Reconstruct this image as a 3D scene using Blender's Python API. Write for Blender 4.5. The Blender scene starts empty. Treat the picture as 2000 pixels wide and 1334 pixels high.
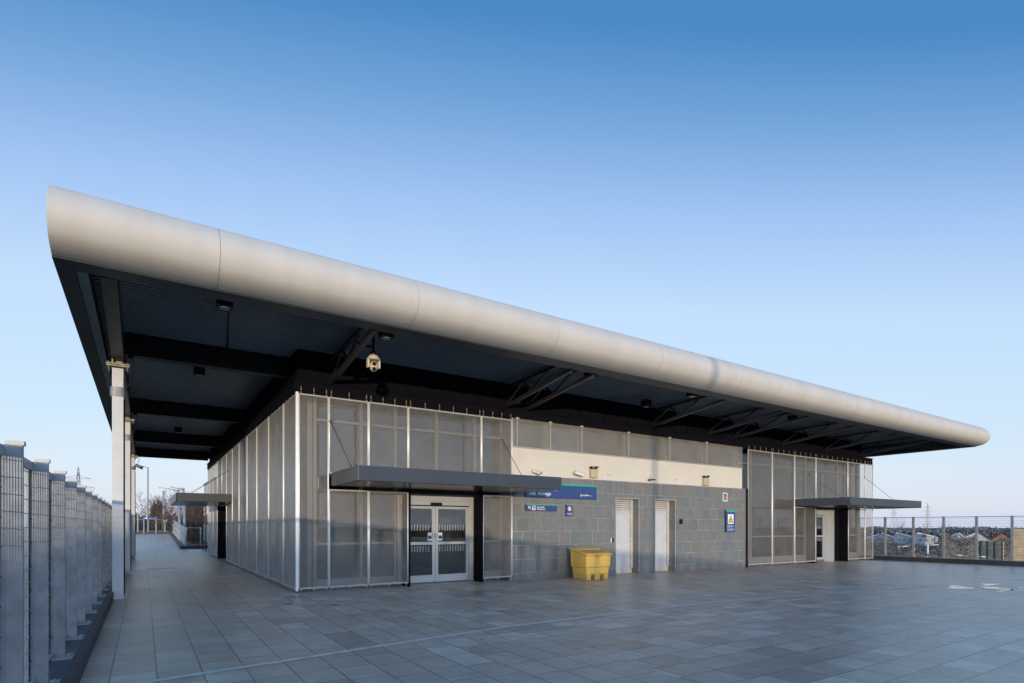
import bpy, bmesh, math, random
from mathutils import Vector, Matrix
random.seed(7)
S = bpy.context.scene
R = math.radians

# ------------------------------------------------------------------ camera, sky, sun
HC = 1.6; CX, CY = -3.08, -14.08; YAW = R(33.36); FPX = 1092.5; HOR = 1028.0
cam = bpy.data.cameras.new("camera"); co = bpy.data.objects.new("camera", cam)
S.collection.objects.link(co); S.camera = co
co.location = (CX, CY, HC); co.rotation_euler = (R(90), 0, -YAW)
cam.sensor_width = 36; cam.lens = FPX / 2000 * 36
cam.shift_y = (HOR - 667) / 2000; cam.clip_start = .05; cam.clip_end = 6000

SUN_EL = R(2.5); SUN_AZ = math.atan2(-.43, -.903)       # the sun stands low behind the camera
world = bpy.data.worlds.new("World"); S.world = world; world.use_nodes = True
wn = world.node_tree; wn.nodes.clear()
sky = wn.nodes.new("ShaderNodeTexSky"); sky.sky_type = 'NISHITA'; sky.sun_disc = False
sky.sun_elevation = SUN_EL; sky.sun_rotation = SUN_AZ % (2 * math.pi)
sky.altitude = 0; sky.air_density = 1.0; sky.dust_density = 0.6; sky.ozone_density = 1.0
bg = wn.nodes.new("ShaderNodeBackground"); bg.inputs['Strength'].default_value = .15
wo = wn.nodes.new("ShaderNodeOutputWorld")
# clear winter sky: deep blue overhead, pale towards the horizon, with the physical sky's glow round the low sun
wtc = wn.nodes.new("ShaderNodeTexCoord"); wsx = wn.nodes.new("ShaderNodeSeparateXYZ"); wn.links.new(wtc.outputs['Generated'], wsx.inputs[0])
wr = wn.nodes.new("ShaderNodeValToRGB"); 
def wmath(op, a, b):
    n = wn.nodes.new("ShaderNodeMath"); n.operation = op
    for k_, v_ in enumerate((a, b)):
        if isinstance(v_, (int, float)): n.inputs[k_].default_value = v_
        else: wn.links.new(v_, n.inputs[k_])
    return n.outputs[0]
wA = wmath('ADD', wmath('MULTIPLY', wsx.outputs[0], .43), wmath('MULTIPLY', wsx.outputs[1], .903))      # along the sun's azimuth
wB = wmath('SUBTRACT', wmath('MULTIPLY', wsx.outputs[0], .903), wmath('MULTIPLY', wsx.outputs[1], .43))  # across it: the sky is deeper there
wz2 = wmath('MULTIPLY', wsx.outputs[2], wsx.outputs[2])
wh2 = wmath('ADD', wmath('ADD', wmath('MULTIPLY', wA, wA), wmath('MULTIPLY', wmath('MULTIPLY', wB, wB), .18)), wz2)
wt = wmath('DIVIDE', wsx.outputs[2], wmath('SQRT', wh2, 0.))
wn.links.new(wt, wr.inputs[0]); el = wr.color_ramp.elements
SKYC = [(0, (.52, .66, .88)), (.09, (.54, .68, .90)), (.205, (.50, .67, .89)), (.365, (.48, .65, .90)), (.498, (.309, .496, .831)), (.604, (.129, .315, .64)), (.678, (.033, .20, .517)), (1, (.07, .24, .57))]
while len(el) < len(SKYC): el.new(.5)
for i, (p_, c_) in enumerate(SKYC): el[i].position = p_; el[i].color = (*[v / 1.0 for v in c_], 1)
wmul = wn.nodes.new("ShaderNodeVectorMath"); wmul.operation = 'SCALE'; 
wdot = wn.nodes.new("ShaderNodeVectorMath"); wdot.operation = 'DOT_PRODUCT'; wdot.inputs[1].default_value = (-.43, -.903, .1); wn.links.new(wtc.outputs['Generated'], wdot.inputs[0])
wmx = wn.nodes.new("ShaderNodeMath"); wmx.operation = 'MAXIMUM'; wmx.inputs[1].default_value = 0; wn.links.new(wdot.outputs['Value'], wmx.inputs[0])
wma = wn.nodes.new("ShaderNodeMath"); wma.operation = 'MULTIPLY_ADD'; wma.inputs[1].default_value = 1.25 / .15; wma.inputs[2].default_value = .97 / .15; wn.links.new(wmx.outputs[0], wma.inputs[0])
wn.links.new(wma.outputs[0], wmul.inputs['Scale'])
wn.links.new(wr.outputs[0], wmul.inputs[0])
wglow = wn.nodes.new("ShaderNodeVectorMath"); wglow.operation = 'SCALE'; wglow.inputs['Scale'].default_value = .5
wn.links.new(sky.outputs[0], wglow.inputs[0])
wadd = wn.nodes.new("ShaderNodeVectorMath"); wadd.operation = 'ADD'; wn.links.new(wmul.outputs[0], wadd.inputs[0]); wn.links.new(wglow.outputs[0], wadd.inputs[1])

wmap = wn.nodes.new("ShaderNodeMapping"); wn.links.new(wtc.outputs['Generated'], wmap.inputs[0]); wmap.inputs['Scale'].default_value = (1.6, 1.6, 22); wmap.inputs['Rotation'].default_value = (.05, .06, 0)
wno = wn.nodes.new("ShaderNodeTexNoise"); wn.links.new(wmap.outputs[0], wno.inputs['Vector']); wno.inputs['Scale'].default_value = 1.3; wno.inputs['Detail'].default_value = 6; wno.inputs['Roughness'].default_value = .5; wno.inputs['Distortion'].default_value = .4
wcr = wn.nodes.new("ShaderNodeValToRGB"); wn.links.new(wno.outputs[0], wcr.inputs[0]); wcr.color_ramp.elements[0].position = .48; wcr.color_ramp.elements[1].position = .72
wlow = wn.nodes.new("ShaderNodeMapRange"); wn.links.new(wsx.outputs[2], wlow.inputs[0]); wlow.inputs[1].default_value = .30; wlow.inputs[2].default_value = .05; wlow.inputs[3].default_value = 0; wlow.inputs[4].default_value = .30
wfac = wmath('MULTIPLY', wcr.outputs[0], wlow.outputs[0])
wcl = wn.nodes.new("ShaderNodeMix"); wcl.data_type = 'RGBA'; wn.links.new(wfac, wcl.inputs[0]); wn.links.new(wadd.outputs[0], wcl.inputs[6]); wcl.inputs[7].default_value = (5.3, 5.45, 5.6, 1)
wn.links.new(wcl.outputs[2], bg.inputs[0]); wn.links.new(bg.outputs[0], wo.inputs[0])
sl = bpy.data.lights.new("sun", 'SUN'); sl.energy = 2.6; sl.angle = R(.5); sl.color = (1, .83, .60)
so = bpy.data.objects.new("sun", sl); S.collection.objects.link(so)
sd = Vector((.43 * math.cos(SUN_EL), .903 * math.cos(SUN_EL), -math.sin(SUN_EL)))
so.rotation_euler = sd.to_track_quat('-Z', 'Y').to_euler(); so.location = (-20, -40, 20)
S.view_settings.view_transform = 'Standard'; S.view_settings.look = 'None'
S.view_settings.exposure = 0.0; S.view_settings.gamma = 1
S.cycles.transparent_max_bounces = 24

def gz(x): return -.0052 * min(max(x, 0), 30)             # the deck drains gently to the right
def at(u, depth, z=None, v=None):
    """a world point in the direction of photo column u at a chosen distance (background only)"""
    l = (u - 1000) / FPX
    x = CX + depth * (math.sin(YAW) + math.cos(YAW) * l); y = CY + depth * (math.cos(YAW) - math.sin(YAW) * l)
    if v is not None: z = HC + depth * (HOR - v) / FPX
    return Vector((x, y, z))

# ------------------------------------------------------------------ material helpers
class NT:
    def __init__(s, name):
        s.m = bpy.data.materials.new(name); s.m.use_nodes = True; s.t = s.m.node_tree; s.n = s.t.nodes; s.l = s.t.links
        s.b = s.n['Principled BSDF']; s.out = s.n['Material Output']
    def put(s, sock, v):
        if isinstance(v, bpy.types.NodeSocket): s.l.new(v, sock)
        elif isinstance(v, (tuple, list)) and len(v) == 3 and sock.type == 'RGBA': sock.default_value = (*v, 1)
        else: sock.default_value = v
    def math(s, op, a, b=0.0, c=0.0):
        n = s.n.new("ShaderNodeMath"); n.operation = op
        s.put(n.inputs[0], a); s.put(n.inputs[1], b); s.put(n.inputs[2], c); return n.outputs[0]
    def coord(s):
        n = s.n.new("ShaderNodeTexCoord"); return n.outputs['Object']
    def geo(s):
        n = s.n.new("ShaderNodeNewGeometry"); return n.outputs['Position']
    def xyz(s, v):
        n = s.n.new("ShaderNodeSeparateXYZ"); s.l.new(v, n.inputs[0]); return n.outputs
    def comb(s, x, y, z=0.0):
        n = s.n.new("ShaderNodeCombineXYZ"); s.put(n.inputs[0], x); s.put(n.inputs[1], y); s.put(n.inputs[2], z); return n.outputs[0]
    def noise(s, scale, detail=4, rough=.55, vec=None, dist=0):
        n = s.n.new("ShaderNodeTexNoise"); n.inputs['Scale'].default_value = scale; n.inputs['Detail'].default_value = detail
        n.inputs['Roughness'].default_value = rough; n.inputs['Distortion'].default_value = dist
        s.l.new(vec if vec else s.geo(), n.inputs['Vector']); return n.outputs[0]
    def scaled(s, v, sc):
        n = s.n.new("ShaderNodeMapping"); s.l.new(v, n.inputs[0]); n.inputs['Scale'].default_value = sc; return n.outputs[0]
    def white(s, vec):
        n = s.n.new("ShaderNodeTexWhiteNoise"); n.noise_dimensions = '3D'; s.l.new(vec, n.inputs[0]); return n.outputs
    def ramp(s, f, stops):
        n = s.n.new("ShaderNodeValToRGB"); s.l.new(f, n.inputs[0]); e = n.color_ramp.elements
        while len(e) < len(stops): e.new(.5)
        for i, (p, c) in enumerate(stops):
            e[i].position = p; e[i].color = (*c, 1) if len(c) == 3 else c
        return n.outputs[0]
    def mix(s, f, a, b, mode='MIX'):
        n = s.n.new("ShaderNodeMix"); n.data_type = 'RGBA'; n.blend_type = mode
        s.put(n.inputs[0], f); s.put(n.inputs[6], a); s.put(n.inputs[7], b); return n.outputs[2]
    def bump(s, h, strength=.3, dist=.02):
        n = s.n.new("ShaderNodeBump"); n.inputs['Strength'].default_value = strength; n.inputs['Distance'].default_value = dist
        s.l.new(h, n.inputs['Height']); s.l.new(n.outputs[0], s.b.inputs['Normal'])
    def set(s, **k):
        for a, v in k.items(): s.put(s.b.inputs[{'col': 'Base Color', 'rough': 'Roughness', 'metal': 'Metallic', 'spec': 'Specular IOR Level'}[a]], v)
        return s

def plain(name, col, rough=.5, metal=0., var=.12, scale=3., bump=0., spec=.5):
    s = NT(name); n = s.noise(scale, 5)
    dk = tuple(c * (1 - var) for c in col); lt = tuple(min(1, c * (1 + var)) for c in col)
    s.set(col=s.ramp(n, [(.3, dk), (.7, lt)]), metal=metal, spec=spec)
    s.set(rough=s.math('ADD', s.math('MULTIPLY', s.noise(scale * 3, 3), .16), rough - .08))
    if bump: s.bump(s.noise(scale * 25, 3), bump, .01)
    return s.m

M = {}
M['fascia'] = None
s = NT('fascia_paint')
p = s.scaled(s.geo(), (2.2, .6, .5)); n1 = s.noise(1.0, 6, .6, p)
c = s.ramp(n1, [(.3, (.535, .49, .43)), (.7, (.59, .545, .485))])
X = s.xyz(s.geo())
jx = s.math('ABSOLUTE', s.math('SUBTRACT', s.math('FRACT', s.math('DIVIDE', s.math('ADD', X[0], 2.05 + 345), 3.45)), .5))
grime = s.math('MULTIPLY', s.math('SUBTRACT', jx, .475), 36.)
grime = s.math('MULTIPLY', s.math('MULTIPLY', grime, s.noise(5, 4, .6, s.scaled(s.geo(), (1, 1, .25)))), s.math('GREATER_THAN', jx, .475))
zz = s.math('MULTIPLY', s.math('SUBTRACT', 6.0, X[2]), 1.8)
zz = s.math('MINIMUM', s.math('MAXIMUM', zz, .12), 1.)
c = s.mix(s.math('MINIMUM', s.math('MULTIPLY', grime, zz), .55), c, (.42, .33, .25))
s.set(col=c, rough=.62, spec=.25); M['fascia'] = s.m
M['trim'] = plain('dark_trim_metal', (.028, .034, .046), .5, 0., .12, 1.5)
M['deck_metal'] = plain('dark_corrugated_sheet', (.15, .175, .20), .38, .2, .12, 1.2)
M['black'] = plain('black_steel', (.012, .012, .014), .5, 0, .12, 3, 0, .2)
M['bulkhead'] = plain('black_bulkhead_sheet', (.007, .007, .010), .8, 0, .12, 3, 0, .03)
M['dark_steel'] = plain('dark_grey_steel', (.021, .023, .028), .45)
M['gap'] = plain('shadow_gap', (.02, .02, .02), .8)
M['canopy'] = plain('grey_coated_metal', (.046, .053, .064), .38, .2, .06, .8)
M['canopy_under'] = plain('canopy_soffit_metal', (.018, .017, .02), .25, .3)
M['column'] = plain('pale_grey_paint', (.58, .58, .58), .42, 0, .05, 4, .05)
M['weathered'] = plain('weathered_bracket_metal', (.38, .33, .25), .6, .2, .25, 12)
M['galv'] = plain('galvanised_steel', (.27, .275, .28), .5, .2, .24, 7)
M['galv_pale'] = plain('pale_galvanised_steel', (.44, .44, .43), .5, .2, .1, 8)
M['stainless'] = plain('stainless_steel', (.88, .87, .84), .45, .3, .04, 8)
M['brass'] = plain('brass_spring', (.33, .26, .16), .35, .6)
M['frame'] = plain('beige_aluminium_frame', (.27, .255, .235), .45, .3, .06)
M['door_frame'] = plain('door_aluminium', (.48, .475, .465), .4, .3, .05)
M['cream'] = plain('cream_render', (.66, .61, .53), .8, 0, .035, 1.2, .08)
M['white_door'] = plain('white_door_paint', (.55, .55, .56), .4, 0, .06)
M['louvre'] = plain('louvre_metal', (.52, .50, .47), .45)
M['kerb'] = plain('dark_kerb_stone', (.030, .034, .040), .5, 0, .3, 3, .2)
M['kerb_top'] = plain('damp_kerb_concrete', (.055, .065, .08), .42, 0, .35, 2.5, .2)
M['yellow'] = plain('yellow_plastic', (.90, .53, .10), .42, 0, .07, 5, .06)
s = NT('scuffed_yellow_plastic'); n1 = s.noise(5, 6, .65); c = s.ramp(n1, [(.3, (.84, .48, .085)), (.7, (.94, .57, .12))])
P = s.xyz(s.geo()); sc = s.ramp(s.noise(14, 6, .75, s.scaled(s.geo(), (1, 1, .45)), 1.2), [(.56, (0, 0, 0)), (.68, (1, 1, 1))])
c = s.mix(s.math('MULTIPLY', sc, .4), c, (.50, .33, .12)); low = s.math('MAXIMUM', s.math('SUBTRACT', .9, s.math('MULTIPLY', P[2], 5.)), 0.)
c = s.mix(s.math('MULTIPLY', s.math('MINIMUM', low, 1.), s.math('MULTIPLY', s.noise(9, 5, .7), .8)), c, (.22, .17, .10))
s.set(col=c, rough=s.math('ADD', .38, s.math('MULTIPLY', sc, .25))); s.bump(s.noise(60, 3), .06, .01); M['yellow'] = s.m
M['yellow_dirty'] = plain('worn_yellow_plastic', (.62, .36, .09), .55, 0, .2, 7, .1)
M['cam_white'] = plain('camera_white_plastic', (.68, .66, .60), .35, 0, .03)
M['cam_cream'] = plain('camera_cream_plastic', (.62, .54, .38), .35, 0, .03)
M['box_tan'] = plain('tan_plastic_box', (.52, .43, .27), .5, 0, .04)
M['lens'] = plain('black_lens', (.01, .01, .012), .12)
M['sign_blue'] = plain('sign_blue', (.022, .060, .20), .32, 0, .04)
M['sign_side'] = plain('sign_edge_navy', (.012, .020, .07), .4)
M['sign_green'] = plain('sign_green', (.04, .36, .24), .35)
M['sign_white'] = plain('sign_white', (.86, .86, .86), .4, 0, .02)
M['sign_pale'] = plain('sign_pale_blue_print', (.45, .50, .68), .4)
M['sign_yellow'] = plain('sign_yellow', (.80, .58, .02), .4)
M['sign_red'] = plain('sign_red', (.6, .05, .05), .4)
M['orange_print'] = plain('sign_orange_print', (.75, .38, .15), .4)
M['int_wall'] = plain('interior_wall', (.20, .185, .16), .8)
M['int_dark'] = plain('interior_dark', (.05, .05, .055), .7)
M['int_floor'] = plain('interior_floor', (.12, .12, .12), .3)
M['side_back'] = plain('side_cladding_grey', (.22, .225, .24), .5, .2)
M['strip'] = plain('pale_stone_strip', (.66, .56, .45), .6, 0, .2, 6)
M['grille'] = plain('vent_metal', (.5, .48, .44), .4)
M['bark'] = plain('bark', (.10, .075, .06), .9)
M['twig'] = plain('reddish_twigs', (.13, .075, .055), .9)
M['wood_dark'] = plain('evergreen_hedge', (.018, .024, .016), .9, 0, .4, 2)
M['lamp_grey'] = plain('lamp_column_grey', (.26, .27, .28), .5)
M['roof_white'] = plain('white_sheet_roof', (.75, .75, .76), .5)
M['shed_wall'] = plain('shed_wall_white', (.46, .45, .44), .6)
M['roof_dark'] = plain('slate_roof', (.06, .06, .062), .95, 0, .1, 3, 0, .05)
M['brick'] = plain('orange_brick', (.36, .15, .08), .8)
M['timber'] = plain('tan_timber', (.48, .37, .22), .8, 0, .2, 2)
M['redpanel'] = plain('red_panel', (.42, .03, .04), .5)
M['rust'] = plain('rusty_bolt_steel', (.10, .06, .05), .7)

def glass(name, tint, refl=1.0, rough=.02):
    s = NT(name); s.n.remove(s.b)
    tr = s.n.new("ShaderNodeBsdfTransparent"); tr.inputs[0].default_value = (*tint, 1)
    gl = s.n.new("ShaderNodeBsdfGlossy"); gl.inputs['Roughness'].default_value = rough
    fr = s.n.new("ShaderNodeFresnel"); fr.inputs[0].default_value = 1.5
    n = s.n.new("ShaderNodeBump"); n.inputs['Strength'].default_value = .04; n.inputs['Distance'].default_value = .05
    s.l.new(s.noise(.9, 2), n.inputs['Height']); s.l.new(n.outputs[0], gl.inputs['Normal'])
    f = s.math('MINIMUM', s.math('MULTIPLY', fr.outputs[0], 1.6 * refl), 1.)
    mx = s.n.new("ShaderNodeMixShader"); s.l.new(f, mx.inputs[0]); s.l.new(tr.outputs[0], mx.inputs[1]); s.l.new(gl.outputs[0], mx.inputs[2])
    s.l.new(mx.outputs[0], s.out.inputs[0]); return s.m
M['glass'] = glass('window_glass', (.48, .52, .54), 1.4)
M['door_glass'] = glass('door_glass', (.68, .70, .70), 1.0)
M['glass_blue'] = glass('blue_glass_screen', (.30, .42, .52), 2.0)
M['dark_glass'] = glass('black_glass_fin', (.03, .03, .035), 1.0)

def meshmat(name, opacity, col, wires=True, rough=.42, metal=.55):
    """woven metal cloth: fine vertical wires, partly open"""
    s = NT(name)
    P = s.xyz(s.geo()); u = s.math('ADD', P[0], P[1])
    c = s.ramp(s.noise(2.2, 4), [(.3, tuple(x * .88 for x in col)), (.7, tuple(x * 1.08 for x in col))])
    s.set(col=c, rough=rough, metal=metal)
    w = s.math('SINE', s.math('MULTIPLY', u, 2 * math.pi / .034))
    w2 = s.math('SINE', s.math('MULTIPLY', P[2], 2 * math.pi / .021))
    h = s.math('ADD', w, s.math('MULTIPLY', w2, .5)); s.bump(h, .35, .004)
    f = s.math('ADD', opacity, s.math('MULTIPLY', w, .12 if wires else .04))
    f = s.math('ADD', f, s.math('MULTIPLY', s.math('SUBTRACT', s.noise(1.1, 3), .5), .16))
    tr = s.n.new("ShaderNodeBsdfTransparent"); mx = s.n.new("ShaderNodeMixShader")
    s.l.new(f, mx.inputs[0]); s.l.new(tr.outputs[0], mx.inputs[1]); s.l.new(s.b.outputs[0], mx.inputs[2])
    s.l.new(mx.outputs[0], s.out.inputs[0]); return s.m
M['mesh'] = meshmat('woven_steel_mesh', .20, (.37, .345, .32), metal=.3)
M['mesh_side'] = meshmat('woven_steel_mesh_dense', .46, (.55, .52, .49), metal=.35)
M['perf'] = meshmat('perforated_clerestory_sheet', .26, (.50, .45, .39), False, metal=.2)

def tiles(s, u, v, w, h, mode, seed=0.):
    """returns (random 0-1 per tile, second random, joint mask). mode 'bond' = half offset rows, 'column' = free offset per column"""
    if mode == 'bond':
        rv = s.math('DIVIDE', v, h); row = s.math('FLOOR', rv)
        ru = s.math('ADD', s.math('DIVIDE', u, w), s.math('MULTIPLY', s.math('MODULO', s.math('ADD', row, 100.), 2.), .5)); colm = s.math('FLOOR', ru)
    else:
        ru = s.math('DIVIDE', u, w); colm = s.math('FLOOR', ru)
        off = s.white(s.comb(colm, 3.7 + seed, 0.))[0]
        rv = s.math('ADD', s.math('DIVIDE', v, h), off); row = s.math('FLOOR', rv)
    r = s.white(s.comb(colm, row, seed)); 
    fu = s.math('FRACT', ru); fv = s.math('FRACT', rv)
    du = s.math('MULTIPLY', s.math('MINIMUM', fu, s.math('SUBTRACT', 1., fu)), w)
    dv = s.math('MULTIPLY', s.math('MINIMUM', fv, s.math('SUBTRACT', 1., fv)), h)
    return r, du, dv

# slate wall
s = NT('slate_tiles'); P = s.xyz(s.geo())
r, du, dv = tiles(s, s.math('ADD', P[0], P[1]), s.math('SUBTRACT', P[2], .17 - 4.23), .47, .4235, 'bond')
base = s.ramp(r[0], [(0, (.155, .163, .163)), (.35, (.178, .184, .18)), (.6, (.198, .195, .185)), (.8, (.194, .186, .17)), (.92, (.212, .182, .160)), (1, (.20, .184, .165))])
shift = s.n.new("ShaderNodeVectorMath"); shift.operation = 'MULTIPLY_ADD'; s.l.new(r[1], shift.inputs[0]); shift.inputs[1].default_value = (9, 9, 9); s.l.new(s.geo(), shift.inputs[2]); tv = shift.outputs[0]
cloud = s.noise(4.2, 7, .68, tv, 1.0)
base = s.mix(s.math('MULTIPLY', s.ramp(cloud, [(.42, (0, 0, 0)), (.60, (1, 1, 1))]), .55), base, (.13, .148, .158))
base = s.mix(s.math('MULTIPLY', s.ramp(s.noise(3.4, 6, .6, tv, .8), [(.54, (0, 0, 0)), (.66, (1, 1, 1))]), .38), base, (.235, .215, .19))
fine = s.noise(24, 5, .6); base = s.mix(.35, base, s.mix(1., base, s.ramp(fine, [(.3, (.6, .6, .6)), (.7, (1.3, 1.3, 1.3))]), 'MULTIPLY'))
jw = s.math('ADD', .0025, s.math('MULTIPLY', s.noise(2.3, 3), .006))
j = s.math('LESS_THAN', s.math('MINIMUM', du, dv), jw)
lime = s.ramp(s.noise(1.3, 4), [(.48, (.28, .285, .28)), (.66, (.62, .62, .60))])
s.set(col=s.mix(s.math('MULTIPLY', j, .7), base, lime), rough=s.math('ADD', .42, s.math('MULTIPLY', fine, .25)))
s.bump(s.math('SUBTRACT', s.math('ADD', s.math('MULTIPLY', cloud, .6), s.math('MULTIPLY', fine, .3)), s.math('MULTIPLY', j, .5)), .4, .012); M['slate'] = s.m

# paving
s = NT('paving_slabs'); P = s.xyz(s.geo())
front = s.math('MULTIPLY', s.math('LESS_THAN', P[1], -7.0), s.math('GREATER_THAN', P[0], 1.66))
inv = s.math('SUBTRACT', 1., front)
u = s.math('ADD', s.math('MULTIPLY', P[0], inv), s.math('MULTIPLY', P[1], front))
v = s.math('ADD', s.math('MULTIPLY', P[1], inv), s.math('MULTIPLY', P[0], front))
r, du, dv = tiles(s, s.math('ADD', u, 3.38 + 42), s.math('ADD', v, 60.), .42, s.math('ADD', .62, s.math('MULTIPLY', front, .3)) if False else .56, 'column', 2.)
base = s.ramp(r[0], [(0, (.37, .275, .205)), (.2, (.475, .350, .258)), (.8, (.525, .392, .292)), (1, (.63, .475, .36))])
big = s.noise(.35, 5, .6, None, .6); med = s.noise(3., 6, .65); fine = s.noise(45, 4, .6)
base = s.mix(.6, base, s.mix(1., base, s.ramp(big, [(.3, (.72, .74, .78)), (.7, (1.25, 1.22, 1.2))]), 'MULTIPLY'))
base = s.mix(.5, base, s.mix(1., base, s.ramp(med, [(.3, (.7, .7, .7)), (.7, (1.3, 1.3, 1.3))]), 'MULTIPLY'))
base = s.mix(.3, base, s.mix(1., base, s.ramp(fine, [(.3, (.6, .6, .6)), (.7, (1.4, 1.4, 1.4))]), 'MULTIPLY'))
spots = s.ramp(s.noise(2.1, 7, .75, None, 1.5), [(.66, (0, 0, 0)), (.74, (1, 1, 1))])
base = s.mix(s.math('MULTIPLY', spots, .35), base, (.36, .35, .33))
gum = s.ramp(s.noise(9., 2, .4, None, .0), [(.73, (0, 0, 0)), (.76, (1, 1, 1))]); base = s.mix(s.math('MULTIPLY', gum, .35), base, (.10, .095, .09))
streak = s.ramp(s.noise(1.0, 6, .7, s.scaled(s.geo(), (.35, 1.6, 1.)), 1.2), [(.56, (0, 0, 0)), (.70, (1, 1, 1))]); base = s.mix(s.math('MULTIPLY', streak, .25), base, (.15, .14, .125))
j1 = s.math('LESS_THAN', du, .0085); j2 = s.math('LESS_THAN', dv, .0085)
jn = s.math('ADD', .5, s.math('MULTIPLY', s.noise(1.1, 3), .8)); j = s.math('MULTIPLY', s.math('MAXIMUM', j1, s.math('MULTIPLY', j2, .95)), s.math('MINIMUM', jn, 1.))
s.set(col=s.mix(s.math('MULTIPLY', j, .62), base, (.03, .03, .03)))
rg = s.math('ADD', .24, s.math('MULTIPLY', r[0], .05)); rg = s.math('ADD', rg, s.math('MULTIPLY', big, .22))
s.set(rough=rg, spec=.42)
s.bump(s.math('SUBTRACT', s.math('ADD', s.math('MULTIPLY', med, .35), s.math('ADD', s.math('MULTIPLY', fine, .12), s.math('MULTIPLY', r[0], .25))), s.math('MULTIPLY', j, .8)), .35, .006)
M['paving'] = s.m

s = NT('puddle_water'); s.set(col=(.02, .022, .025), rough=.015, spec=.9); s.b.inputs['IOR'].default_value = 2.3; M['puddle'] = s.m
s = NT('rough_grassland'); s.set(col=s.ramp(s.noise(.03, 8, .65), [(.3, (.055, .06, .03)), (.5, (.085, .075, .045)), (.7, (.10, .085, .055))]), rough=.95); M['ground'] = s.m
s = NT('brown_scrub_twigs'); s.set(col=s.ramp(s.noise(.35, 5, .7), [(.3, (.14, .12, .085)), (.5, (.20, .165, .125)), (.7, (.27, .22, .165))]), rough=.95); M['scrub'] = s.m
s = NT('far_wood'); s.set(col=s.ramp(s.noise(.05, 5, .7), [(.3, (.13, .14, .145)), (.5, (.19, .185, .18)), (.7, (.24, .215, .205))]), rough=.95); M['wood'] = s.m
s = NT('asphalt_road'); s.set(col=s.ramp(s.noise(2., 4), [(.3, (.045, .045, .048)), (.7, (.06, .06, .063))]), rough=.8); M['road'] = s.m
s = NT('lit_sign_green'); s.b.inputs['Emission Color'].default_value = (.35, .9, .7, 1); s.b.inputs['Emission Strength'].default_value = .35; s.set(col=(.3, .7, .55)); M['lit'] = s.m

# ------------------------------------------------------------------ mesh helpers
class MB:
    def __init__(s): s.v = []; s.f = []; s.sm = []
    def face(s, pts, smooth=False):
        i = len(s.v); s.v += [tuple(p) for p in pts]; s.f.append(tuple(range(i, i + len(pts)))); s.sm.append(smooth); return s
    def box(s, x0, x1, y0, y1, z0, z1, z0b=None):
        """axis box; z0b lowers/raises the bottom at x1"""
        if z0b is None: z0b = z0
        i = len(s.v)
        s.v += [(x0, y0, z0), (x1, y0, z0b), (x1, y1, z0b), (x0, y1, z0), (x0, y0, z1), (x1, y0, z1), (x1, y1, z1), (x0, y1, z1)]
        for q in ((3, 2, 1, 0), (4, 5, 6, 7), (0, 1, 5, 4), (1, 2, 6, 5), (2, 3, 7, 6), (3, 0, 4, 7)):
            s.f.append(tuple(i + k for k in q)); s.sm.append(False)
        return s
    def hexa(s, b, t):
        i = len(s.v); s.v += [tuple(p) for p in b] + [tuple(p) for p in t]; n = len(b)
        s.f.append(tuple(i + k for k in reversed(range(n)))); s.f.append(tuple(i + n + k for k in range(n))); s.sm += [False, False]
        for k in range(n):
            k2 = (k + 1) % n; s.f.append((i + k, i + k2, i + n + k2, i + n + k)); s.sm.append(False)
        return s
    def tube(s, p, q, r, r2=None, n=8, caps=True, smooth=True):
        p = Vector(p); q = Vector(q); r2 = r if r2 is None else r2
        d = (q - p).normalized(); a = d.orthogonal().normalized(); b = d.cross(a); i = len(s.v)
        for c, rr in ((p, r), (q, r2)):
            for k in range(n):
                t = 2 * math.pi * k / n; s.v.append(tuple(c + (a * math.cos(t) + b * math.sin(t)) * rr))
        for k in range(n):
            k2 = (k + 1) % n; s.f.append((i + k, i + k2, i + n + k2, i + n + k)); s.sm.append(smooth)
        if caps:
            s.f.append(tuple(i + k for k in reversed(range(n)))); s.f.append(tuple(i + n + k for k in range(n))); s.sm += [False, False]
        return s
    def bar(s, p, q, w, h):
        """rectangular bar from p to q, w horizontal, h vertical-ish"""
        p = Vector(p); q = Vector(q); d = (q - p).normalized()
        a = d.cross(Vector((0, 0, 1)))
        a = a.normalized() * w / 2 if a.length > 1e-4 else Vector((w / 2, 0, 0)); b = a.cross(d).normalized() * h / 2
        return s.hexa([p - a - b, p + a - b, p + a + b, p - a + b], [q - a - b, q + a - b, q + a + b, q - a + b])
    def ball(s, c, r, n=12, m=8, sz=1., z_min=-9):
        i = len(s.v)
        for a in range(m + 1):
            th = math.pi * a / m
            for b in range(n):
                ph = 2 * math.pi * b / n
                s.v.append((c[0] + r * math.sin(th) * math.cos(ph), c[1] + r * math.sin(th) * math.sin(ph), c[2] + r * sz * math.cos(th)))
        for a in range(m):
            for b in range(n):
                b2 = (b + 1) % n; s.f.append((i + a * n + b, i + (a + 1) * n + b, i + (a + 1) * n + b2, i + a * n + b2)); s.sm.append(True)
        return s
    def build(s, name, mat, parent=None, bevel=0):
        off = Vector((0, 0, 0)); q = parent
        while q: off += q.location; q = q.parent
        me = bpy.data.meshes.new(name); me.from_pydata([tuple(Vector(v) - off) for v in s.v], [], s.f); me.materials.append(mat)
        me.polygons.foreach_set('use_smooth', s.sm); me.update()
        o = bpy.data.objects.new(name, me); S.collection.objects.link(o); o.parent = parent
        if bevel:
            b = o.modifiers.new('bevel', 'BEVEL'); b.width = bevel; b.segments = 2; b.limit_method = 'ANGLE'
        return o

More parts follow.
